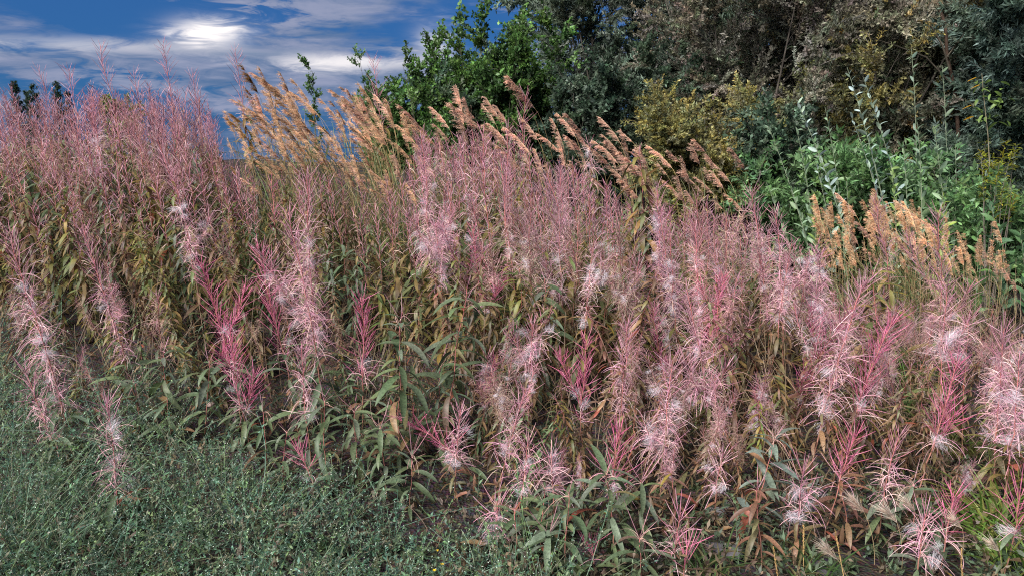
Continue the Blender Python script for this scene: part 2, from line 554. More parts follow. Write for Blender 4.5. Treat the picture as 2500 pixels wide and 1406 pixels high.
def spruce(px, dist, top, wid, label):
    x = dist * (px - CX) / FPX * math.cos(PITCH)
    zb = float(ground_z(x, dist)); zt = at_depth(px, top, dist)[2]
    H = zt - zb
    root = thing('spruce_tree', label, 'spruce', (x, dist, zb), 0, 'far spruces on the left horizon')
    mb = MB()
    P, T = curves(np.zeros((1, 3)), UPR[None], UPR[None], [H], [0.01], 6)
    tube(mb, P, T, np.linspace(0.06, 0.008, 7), np.array([0.05, 0.04, 0.03]), 5)
    mb.build('trunk', M_BARK, root)
    n = int(H * 40)
    t = rnd(0.05, 0.98, n); az = rnd(0, 6.28, n)
    L = wid * H / 4.5 * (1.02 - t) ** 0.85 * rnd(0.6, 1.15, n) + 0.06
    B = np.stack([0 * t, 0 * t, t * H], -1)
    P, T = curves(B, round_dirs(az, 0.35 - 0.5 * (1 - t)), UPR[None], L, np.full(n, 0.5), 4)
    cr = MB()
    strip(cr, P, T, np.linspace(0.012, 0.004, 5), np.array([0.05, 0.04, 0.03]), np.array([0, 0, 1.0]))
    m = n * 26
    i = np.repeat(np.arange(n), 26); tt = rnd(0.05, 1, m)
    b, ta = samp(P, i, tt), samp(T, i, tt)
    rhombi(cr, b, ta * 0.8 + unit(RG.normal(0, 1, (m, 3))) * 0.7 + DOWN * 0.2, rnd(0.08, 0.17, m), rnd(0.012, 0.024, m), mixcol(((0.018, 0.036, 0.018), (0.03, 0.052, 0.024)), m))
    cr.build('crown', M_LEAF, root, smooth=False)


for a in ((47, 44, 195, 0.75, 'leftmost dark spruce spire behind the pink fireweed, by the left edge'), (74, 47, 218, 0.7, 'second dark spruce from the left edge, lower and narrow'),
          (92, 43, 203, 0.85, 'third dark spruce from the left, tallest of the leftmost three'), (149, 45, 196, 0.8, 'pointed dark spruce standing alone right of the leftmost three'),
          (173, 48, 216, 0.6, 'thin spruce close on the right of the lone pointed spruce'), (258, 42, 232, 0.95, 'broad dark spruce below the first tall fireweed spire'),
          (222, 46, 268, 0.7, 'low yellow-green tipped spruce left of the broad dark one'), (375, 50, 262, 0.9, 'low spruce mostly hidden by skyline fireweed')):
    spruce(*a)
broad_tree('birch_bush', 'light green birch bush among the far fireweed, right of the broad spruce', 'bush', 292, 22, 1.7, None, 'birch', 4, 8, 2, 0.18, 0.4, 10, 12, 0.2, leaf=(0.07, 0.026), pal=((0.11, 0.15, 0.03), (0.15, 0.16, 0.04)), l2=0.2, thick=0.012)


# ------------------------------------------------------------------ silvery willow shoots
def lance(t, p=0.75, q=0.85):
    w = np.maximum(t, 0) ** p * np.maximum(1 - t, 0) ** q
    return w / w.max()


LEAF_T = np.linspace(0, 1, 7)


def leaf_mesh(name, wid, droop, twist, fold=0.35, p=0.75, q=0.85):
    mb = MB()
    B = np.zeros((1, 3)); D = np.array([[1.0, 0, 0.25]])
    P, T = curves(B, D, DOWN[None] + np.array([[0, twist, 0]]), [1.0], [droop], 6)
    C = np.ones((1, 7, 3))
    strip(mb, P, T, wid * lance(LEAF_T, p, q) + 0.003, C, UP, fold)
    return mb.mesh(name, M_LEAF)


FW_LEAVES = [leaf_mesh('fireweed_leaf', w, d, tw) for w, d, tw in ((0.085, 0.7, 0.1), (0.08, 1.3, -0.2), (0.075, 1.9, 0.15), (0.09, 1.0, -0.1), (0.07, 2.5, 0.3), (0.06, 2.9, -0.5))]
WL_LEAVES = [leaf_mesh('willow_leaf', w, d, tw, 0.3, 0.6, 0.8) for w, d, tw in ((0.155, 0.3, 0.1), (0.14, 0.7, -0.2), (0.18, 0.1, 0.1), (0.125, 0.9, 0.2))]


def place_leaf(mesh, parent, pos, az, el, roll, L, col, name='leaf'):
    o = link(name, mesh, parent)
    o.location = pos
    o.rotation_euler = (roll, -el, az)
    o.scale = (L, L, L)
    o.color = (*col, 1.0)
    return o


def willow_shoot(tip, base, y, label, n, leafL, tone, name='willow_shoot', cat='willow shoot', group='silvery willow shoots on the right'):
    y -= 0.25
    b, t = at_depth(*base, y), at_depth(*tip, y - 0.1)
    zb = float(ground_z(b[0], b[1]))
    foot = b + (b - t) * 0.35
    foot[2] = min(foot[2], zb + 0.0)
    foot[2] = zb
    root = thing(name, label, cat, tuple(foot), 0, group)
    v = t - foot
    L = np.linalg.norm(v)
    P, T = curves(np.zeros((1, 3)), v[None] + np.array([[0.10, 0, 0]]) * L, np.array([[-1.0, 0, 0.0]]), [L], [0.22], 10)
    off = v - P[0, -1]
    P = P + off * (np.linspace(0, 1, 11) ** 1.5)[None, :, None]
    mb = MB()
    tube(mb, P, T, np.linspace(0.0055, 0.0018, 11), np.array([0.17, 0.20, 0.13]), 5)
    mb.build('stem', M_STEM, root)
    n = int(n * 1.35)
    for k in range(n):
        tt = 0.22 + 0.77 * (k + random.random() * 0.6) / n
        p = samp(P, np.array([0]), np.array([tt]))[0]
        az = k * 2.4 + random.uniform(-0.4, 0.4)
        c = np.array(tone) * random.uniform(0.75, 1.3) * np.array([1, 1, random.uniform(0.8, 1.15)])
        place_leaf(random.choice(WL_LEAVES), root, p, az, random.uniform(0.25, 1.15), random.uniform(-1.2, 1.2), leafL * 1.5 * random.uniform(0.7, 1.15) * (1.05 - 0.45 * tt ** 3), c)
    return root


SIL, SGR, YGR = (0.27, 0.35, 0.30), (0.17, 0.25, 0.15), (0.18, 0.27, 0.08)
SHOOTS = [((2068, 165), (2180, 500), 7.6, 'tallest silvery willow shoot, leaning left with paired pale leaves', 34, 0.075, SIL),
          ((2108, 190), (2235, 470), 7.7, 'second tallest silvery willow shoot, parallel right of the tallest', 34, 0.075, SIL),
          ((1943, 242), (2075, 530), 7.7, 'silvery willow shoot leaning far left, highest on the left side of the thicket', 30, 0.075, SIL),
          ((1875, 308), (1975, 560), 7.6, 'leftmost green willow shoot at the thicket edge', 28, 0.07, SGR),
          ((1944, 312), (1990, 560), 7.4, 'upright willow shoot with round leaves, second from the thicket edge', 28, 0.085, SGR),
          ((2014, 262), (2060, 520), 7.9, 'grey willow shoot in front of the amber-yellow leaf patch', 26, 0.08, SGR),
          ((2075, 275), (2195, 480), 7.4, 'short silvery shoot crossing below the tallest one', 22, 0.075, SIL),
          ((2240, 300), (2245, 600), 7.2, 'straight upright willow shoot with yellow-green tip leaves', 32, 0.08, SGR),
          ((2279, 305), (2310, 620), 7.3, 'upright willow shoot just right of the straight one', 30, 0.08, SGR),
          ((2205, 345), (2215, 560), 7.6, 'leafy willow shoot tucked left behind the straight upright one', 26, 0.08, SGR),
          ((2332, 352), (2330, 560), 7.5, 'thin willow shoot with a single large top leaf near the yellow shrub', 18, 0.07, SGR),
          ((1992, 398), (2050, 500), 7.1, 'short pale-tipped willow shoot low in the middle of the thicket', 16, 0.065, SIL),
          ((2136, 400), (2195, 500), 7.1, 'short willow shoot with upright top leaf below the crossing shoots', 16, 0.065, SGR),
          ((1870, 445), (1950, 590), 7.0, 'low silvery shoot at the lower left corner of the thicket', 22, 0.065, SGR),
          ((2225, 120), (2250, 330), 8.3, 'high willow shoot hanging in front of the bent trunk', 24, 0.085, (0.11, 0.16, 0.11)),
          ((2300, 160), (2330, 330), 8.2, 'grey-green leafy willow shoot right of the bent trunk', 26, 0.09, (0.10, 0.15, 0.10)),
          ((2175, 400), (2190, 620), 6.9, 'bright green willow shoot rising out of the golden reed', 26, 0.07, YGR),
          ((2420, 500), (2440, 760), 6.4, 'green willow shoot with broad leaves low by the right edge', 26, 0.10, (0.09, 0.17, 0.08)),
          ((2385, 555), (2375, 760), 6.6, 'broad-leaved green shoot behind the right end of the golden reed', 24, 0.09, (0.09, 0.18, 0.06)),
          ((2490, 560), (2495, 800), 6.2, 'green shoot cut by the right edge behind the last reed plumes', 24, 0.09, (0.08, 0.16, 0.07)),
          ((2065, 430), (2075, 600), 7.0, 'leafy green shoot at the foot of the thicket, behind the pink fireweed', 26, 0.075, (0.10, 0.17, 0.06)),
          ((1985, 465), (1990, 620), 6.9, 'bushy bright green shoot at the lower left of the thicket', 26, 0.07, YGR),
          ((2300, 455), (2300, 650), 6.8, 'yellow-green feathery shoot above the golden reed', 30, 0.075, (0.20, 0.27, 0.05))]
for a in SHOOTS:
    willow_shoot(*a)
# bent brown trunk in the upper right, and the twig with autumn leaves


def branch_thing(name, label, cat, pts, w0, w1, y, col):
    base = at_depth(*pts[0], y)
    zb = float(ground_z(base[0], y))
    root = thing(name, label, cat, (base[0], y, zb))
    P = np.array([at_depth(px, py, y) for px, py in pts]) - np.array([base[0], y, zb])
    P = np.concatenate([[[0.05, 0.1, 0]], P])
    T = unit(np.gradient(P, axis=0))
    mb = MB(); tube(mb, P[None], T[None], np.linspace(w0, w1, len(P)), np.array(col), 6)
    mb.build('trunk', M_BARK, root)
    return root, P


tr, P = branch_thing('bent_willow_trunk', 'bare bent reddish-brown willow trunk forking towards the top right', 'trunk', [(2345, 420), (2338, 300), (2330, 215), (2312, 140), (2308, 60), (2285, 0), (2268, -70)], 0.028, 0.014, 9.3, (0.055, 0.035, 0.025))
mb = MB()
for pts in ([(2318, 170), (2300, 110), (2270, 60), (2225, 20), (2190, -20)], [(2330, 215), (2260, 140), (2180, 110), (2080, 80)], [(2312, 140), (2370, 60), (2400, -30)]):
    Q = np.array([at_depth(px, py, 9.25) for px, py in pts]) - np.array(tr.location)
    tube(mb, Q[None], unit(np.gradient(Q, axis=0))[None], np.linspace(0.014, 0.005, len(Q)), np.array([0.07, 0.06, 0.045]), 5)
mb.build('limb', M_BARK, tr)


def autumn_twig():
    y = 7.0
    root, P = branch_thing('autumn_sapling', 'thin sapling with hanging green leaves and four orange-yellow ones, right side', 'sapling', [(2420, 480), (2412, 330), (2402, 240), (2397, 180)], 0.006, 0.002, y, (0.16, 0.14, 0.09))
    org = np.array(root.location)
    for k in range(34):
        px, py = random.uniform(2375, 2470), random.uniform(195, 300)
        p = at_depth(px, py, y + random.uniform(-0.15, 0.15)) - org
        place_leaf(random.choice(WL_LEAVES), root, p, random.uniform(0, 6.28), random.uniform(-0.9, 0.1), random.uniform(-.6, .6), random.uniform(0.07, 0.12), np.array((0.13, 0.20, 0.05)) * random.uniform(0.7, 1.4))
    for px, py in ((2384, 190), (2393, 208), (2372, 258), (2378, 285)):
        p = at_depth(px, py, y - 0.18) - org
        o = place_leaf(WL_LEAVES[2], root, p, random.uniform(2, 4), -0.6, 0.3, 0.09, (0.62, 0.33, 0.02))
        o['label'] = 'orange-yellow autumn leaf'


autumn_twig()


def rosette_shrub(tips, y, label, c):
    base = at_depth(sum(t[0] for t in tips) / len(tips), 560, y)
    zb = float(ground_z(base[0], y))
    root = thing('rosette_shrub', label, 'shrub', (base[0], y, zb), 0, 'yellow-green shrubs at right')
    st, org = MB(), np.array([base[0], y, zb])
    for tx, ty in tips:
        t = at_depth(tx, ty, y + random.uniform(-0.25, 0.25)) - org
        b = np.array([random.uniform(-0.08, 0.08), random.uniform(-0.05, 0.05), 0.0])
        v = t - b; L = np.linalg.norm(v)
        P, T = curves(b[None], v[None], RG.normal(0, 1, (1, 3)), [L], [0.15], 7)
        P = P + (t - P[0, -1]) * np.linspace(0, 1, 8)[None, :, None]
        tube(st, P, T, np.linspace(0.006, 0.002, 8), np.array([0.10, 0.085, 0.07]), 4)
        cr = MB(); n = 34
        tt = rnd(0.86, 1.0, n); bb = samp(P, np.zeros(n, int), tt)
        P2, T2 = curves(bb, round_dirs(rnd(0, 6.28, n), rnd(0.0, 1.0, n)), DOWN[None], rnd(0.045, 0.085, n), rnd(0.2, 1.0, n), 4)
        strip(cr, P2, T2, 0.0058 * lance(np.linspace(0, 1, 5)) + 0.0006, mixcol((c, np.array(c) * 0.7, (0.30, 0.25, 0.03)), n, (3, 2, 1)), UP, 0.3)
        cr.build('leaf_rosette', M_LEAF, root)
    st.build('branch_work', M_BARK, root)


rosette_shrub([(2405, 345), (2395, 372), (2425, 385), (2440, 395), (2455, 345), (2470, 372), (2480, 350), (2415, 400)], 6.9, 'upper yellow-green shrub with star-like leaf rosettes near the right edge', (0.25, 0.27, 0.03))
rosette_shrub([(2450, 445), (2470, 455), (2440, 500), (2465, 505), (2480, 470), (2400, 440)], 6.6, 'lower yellow-green shrub with leaf rosettes, just above the right reed plumes', (0.19, 0.23, 0.04))
# green herb thicket under the shoots
FRESH = ((0.065, 0.125, 0.05), (0.085, 0.155, 0.055), (0.05, 0.095, 0.042))
for px, d, h, st, lb in ((2130, 8.4, 1.5, 10, 'fresh green leafy thicket behind the golden reed clump'), (2440, 7.4, 1.35, 9, 'fresh green leafy thicket by the right edge, below the yellow shrubs'), (1960, 8.4, 1.3, 8, 'fresh green leafy thicket at the left foot of the willow shoots'),
                         (2290, 8.1, 1.45, 8, 'fresh green leafy thicket between the golden reed and the yellow shrubs')):
    broad_tree('green_thicket', lb, 'bush', px, d, h, 'green thickets under the willow shoots', 'fresh', st, 5, 2, 0.55, 0.42, 12, 14, 0.18, leaf=(0.085, 0.014), pal=FRESH, l2=0.30, thick=0.008)

# ------------------------------------------------------------------ fireweed gone to seed
PINK = ((0.43, 0.22, 0.27), (0.48, 0.29, 0.32), (0.37, 0.17, 0.21))
CRIM = ((0.48, 0.13, 0.22), (0.53, 0.19, 0.28), (0.39, 0.10, 0.18))
CURL = ((0.54, 0.31, 0.36), (0.56, 0.38, 0.35), (0.49, 0.23, 0.31), (0.58, 0.43, 0.42))
TAN = ((0.43, 0.28, 0.23), (0.37, 0.22, 0.19), (0.49, 0.35, 0.28), (0.45, 0.24, 0.26))
DUSTY = ((0.36, 0.18, 0.22), (0.41, 0.24, 0.27), (0.32, 0.16, 0.19))
L_GREEN = ((0.085, 0.115, 0.060), (0.115, 0.145, 0.095), (0.07, 0.10, 0.05), (0.10, 0.13, 0.06))
L_OLIVE = ((0.135, 0.122, 0.034), (0.09, 0.108, 0.040), (0.165, 0.115, 0.040))
L_BROWN = ((0.15, 0.090, 0.050), (0.10, 0.066, 0.043), (0.19, 0.118, 0.060), (0.12, 0.108, 0.05))
L_RUST = ((0.155, 0.072, 0.046), (0.11, 0.055, 0.040), (0.19, 0.095, 0.055), (0.125, 0.092, 0.042))
DOWNC = (0.82, 0.77, 0.82)

# kind: (share of raceme that has opened, pod palette, curl palette, tufts, pods per metre)
KINDS = {'closed': (0.06, PINK, CURL, 0.6, 85), 'crimson': (0.16, CRIM, CURL, 1.5, 115), 'open': (0.62, PINK, CURL, 1.3, 125), 'fluffy': (0.70, PINK, CURL, 6.5, 125),
         'tan': (0.85, DUSTY, TAN, 0.8, 105), 'dusty': (0.25, DUSTY, TAN, 0.6, 110), 'leafy': (0.5, DUSTY, TAN, 0, 60)}


def fireweed_parts(H, v, kind, rfrac, leafpal, lod=1.0, n_leaf=None, leaves_joined=True, branches=0, spready=1.0, dens=1.0, fine=1.0):
    """parts in local space, foot at 0, tip at v; returns dict of MB and leaf list"""
    opened, pods, curl, tufts, ppm = KINDS[kind]
    v = np.array(v, float)
    side = np.array([v[0], v[1], 0.0])
    P, T = curves(np.zeros((1, 3)), (np.array([0, 0, H]) * 1.0 + side * 0.5)[None], (side + RG.normal(0, 0.10 * H, 3))[None] / H, [H], [0.9], 12)
    P = P + (v - P[0, -1]) * (np.linspace(0, 1, 13) ** 1.3)[None, :, None]
    wob = np.cumsum(RG.normal(0, 0.006 * H, (1, 13, 3)), 1) * np.array([1, 1, 0]); wob -= np.linspace(0, 1, 13)[None, :, None] * wob[:, -1:]
    P = P + wob - wob[:, :1]
    T = unit(np.gradient(P, axis=1))
    st, sh, fl, fo = MB(), MB(), MB(), MB()
    sc = np.linspace(0, 1, 13)[None, :, None]
    SC = np.array([0.17, 0.10, 0.06]) * (1 - sc) + np.array([0.33, 0.10, 0.10]) * sc
    tube(st, P, T, np.linspace(0.0042, 0.0013, 13) * (0.6 + 0.4 * H), SC, 5 if lod >= 1 else 3)
    axes = [(P, T, H, rfrac)]
    for _ in range(branches):
        t0 = rnd(1 - rfrac - 0.12, 1 - rfrac * 0.5, 1)
        b0, d0 = samp(P, np.zeros(1, int), t0), samp(T, np.zeros(1, int), t0)
        Lb = H * float(rnd(0.22, 0.38))
        Pb, Tb = curves(b0, d0 + round_dirs(rnd(0, 6.28, 1), np.zeros(1)) * 0.8, UP[None], [Lb], [0.6], 12)
        tube(st, Pb, Tb, np.linspace(0.0022, 0.0010, 13), SC[:, ::1], 3)
        axes.append((Pb, Tb, Lb, 0.9))
    wl = fine if lod >= 1 else 1.15
    z0 = np.zeros
    for (P_, T_, H_, rf) in axes:
        rl = H_ * rf
        nn = max(6, int(rl * ppm * lod * dens))
        u = (np.arange(nn) + rnd(0, 0.9, nn)) / nn
        # uneven density along the raceme: bare stretches and tangles
        g = np.sin(u * rnd(9, 16) + rnd(0, 6)) * 0.5 + RG.normal(0, 0.5, nn)
        u = u[g > -0.75]; nn = len(u)
        t = 1 - rf + rf * u
        az = np.arange(nn) * 2.399 + rnd(-0.5, 0.5, nn)
        b, ta = samp(P_, z0(nn, int), t), samp(T_, z0(nn, int), t)
        is_open = (u < opened + RG.normal(0, 0.09, nn)) & (RG.random(nn) > 0.16)
        sz = (1.0 - 0.32 * u ** 2.2)
        k = np.where(~is_open)[0]
        if len(k):
            out = round_dirs(az[k], np.full(len(k), 0.0))
            ang = rnd(0.35, 1.15, len(k))[:, None]
            D = ta[k] * np.cos(ang) + out * np.sin(ang)
            L = rnd(0.08, 0.140, len(k)) * sz[k] * spready
            Pp, Tp = curves(b[k], D, UP + out * 0.15, L, rnd(0.0, 0.7, len(k)), 3)
            tube(sh, Pp, Tp, np.array([0.0009, 0.0023, 0.0021, 0.0007]) * wl, mixcol(pods, len(k), None, 0.25), 3)
        k = np.where(is_open)[0]
        if len(k):
            rep = 4 if lod >= 1 else 2
            k = np.repeat(k, rep); m = len(k)
            keep = RG.random(m) > 0.18
            k = k[keep]; m = len(k)
            a = az[k] + rnd(-0.8, 0.8, m)
            D = round_dirs(a, rnd(0.1, 1.4, m))
            L = rnd(0.045, 0.125, m) * (0.7 + 0.3 * sz[k]) * spready
            side2 = np.stack([-np.sin(a), np.cos(a), 0 * a], -1) * rnd(-0.7, 0.7, (m, 1))
            n = 6 if lod >= 1 else 4
            wildG = np.where(RG.random((m, 1)) < 0.35, unit(RG.normal(0, 1, (m, 3))) * 1.3, DOWN + side2 + 0.3 * round_dirs(a, 0 * a))
            Pp, Tp = curves(b[k], D, wildG, L, rnd(0.6, 3.4, m) * np.where(RG.random(m) < 0.25, 1.8, 1.0), n)
            strip(sh, Pp, Tp, np.linspace(0.0017, 0.0009, n + 1) * wl, mixcol(curl, m, None, 0.22), unit(RG.normal(0, 1, (m, 1, 3))))
        nt = int(tufts * (0.45 + rl) * rnd(0.7, 1.3)) if tufts else 0
        if nt:
            tu = (1 - rf) + rf * rnd(0.03, max(0.25, opened + 0.08), nt)
            c = samp(P_, z0(nt, int), tu) + RG.normal(0, 0.020, (nt, 3))
            nh = 140 if lod >= 1 else 26
            m = nt * nh
            i = np.repeat(np.arange(nt), nh)
            big = rnd(0.5, 1.5, nt)[i]
            lean = unit(RG.normal(0, 1, (nt, 3)) + np.array([-0.5, 0, -0.4]))
            D = lean[i] * 1.1 + unit(RG.normal(0, 1, (m, 3)))
            Pf, Tf = curves(c[i] + RG.normal(0, 0.009, (m, 3)) + lean[i] * rnd(-0.012, 0.035, (m, 1)), D, RG.normal(0, 1, (nt, 3))[i], rnd(0.008, 0.038, m) * big, rnd(0.5, 3.0, m), 3)
            strip(fl, Pf, Tf, np.array([0.00034, 0.00032, 0.00028, 0.00012]) * wl, np.array(DOWNC) * rnd(0.85, 1.1, (m, 1)), unit(RG.normal(0, 1, (m, 1, 3))))
    # leaves
    nl = n_leaf if n_leaf is not None else int((1 - rfrac) * H * (62 if kind == 'leafy' else 48) * (1.0 if not leaves_joined else 1.35)) + 6
    tl = 0.05 + (1.0 - rfrac + 0.02) * (np.arange(nl) + rnd(0, 0.7, nl)) / nl
    tl = np.clip(tl, 0.03, 0.97)
    lp = samp(P, z0(nl, int), tl)
    la = np.arange(nl) * 2.399 + rnd(-0.3, 0.3, nl)
    rel = np.clip(tl / (1 - rfrac + 0.06), 0, 1)
    LL = rnd(0.08, 0.175, nl) * (1.3 if kind == 'leafy' and not leaves_joined else 1.0) * (0.75 if leafpal is L_RUST or leafpal is L_BROWN else 1.0) * (0.55 + 0.45 * np.clip(H, 0.4, 1.1)) * (0.72 + 0.5 * np.sin(rel * 2.7))
    el = rnd(-0.2, 0.85, nl) - 0.5 * (1 - rel)
    dr = rnd(0.4, 2.6, nl)
    lc = mixcol(leafpal, nl, None, 0.22)
    old = (RG.random(nl) < (0.25 if leafpal is L_GREEN else 0.5) * (1 - rel) + 0.04)
    lc[old] = mixcol(L_BROWN, int(old.sum()), None, 0.25)
    odd = RG.random(nl) < 0.02
    lc[odd] = mixcol(((0.20, 0.14, 0.03), (0.22, 0.065, 0.04)), int(odd.sum()))
    if leaves_joined:
        n = 5 if lod >= 1 else 3
        Pl, Tl = curves(lp, round_dirs(la, el), DOWN + RG.normal(0, 0.25, (nl, 3)), LL, dr, n)
        strip(fo, Pl, Tl, np.outer(LL * 0.085, lance(np.linspace(0, 1, n + 1))) + 0.0006, lc, UP, 0.3 if lod >= 1 else 0)
    return dict(stem=st, seed_head=sh, seed_fluff=fl, foliage=fo, leaves=list(zip(lp, la, el, LL, dr, lc)))


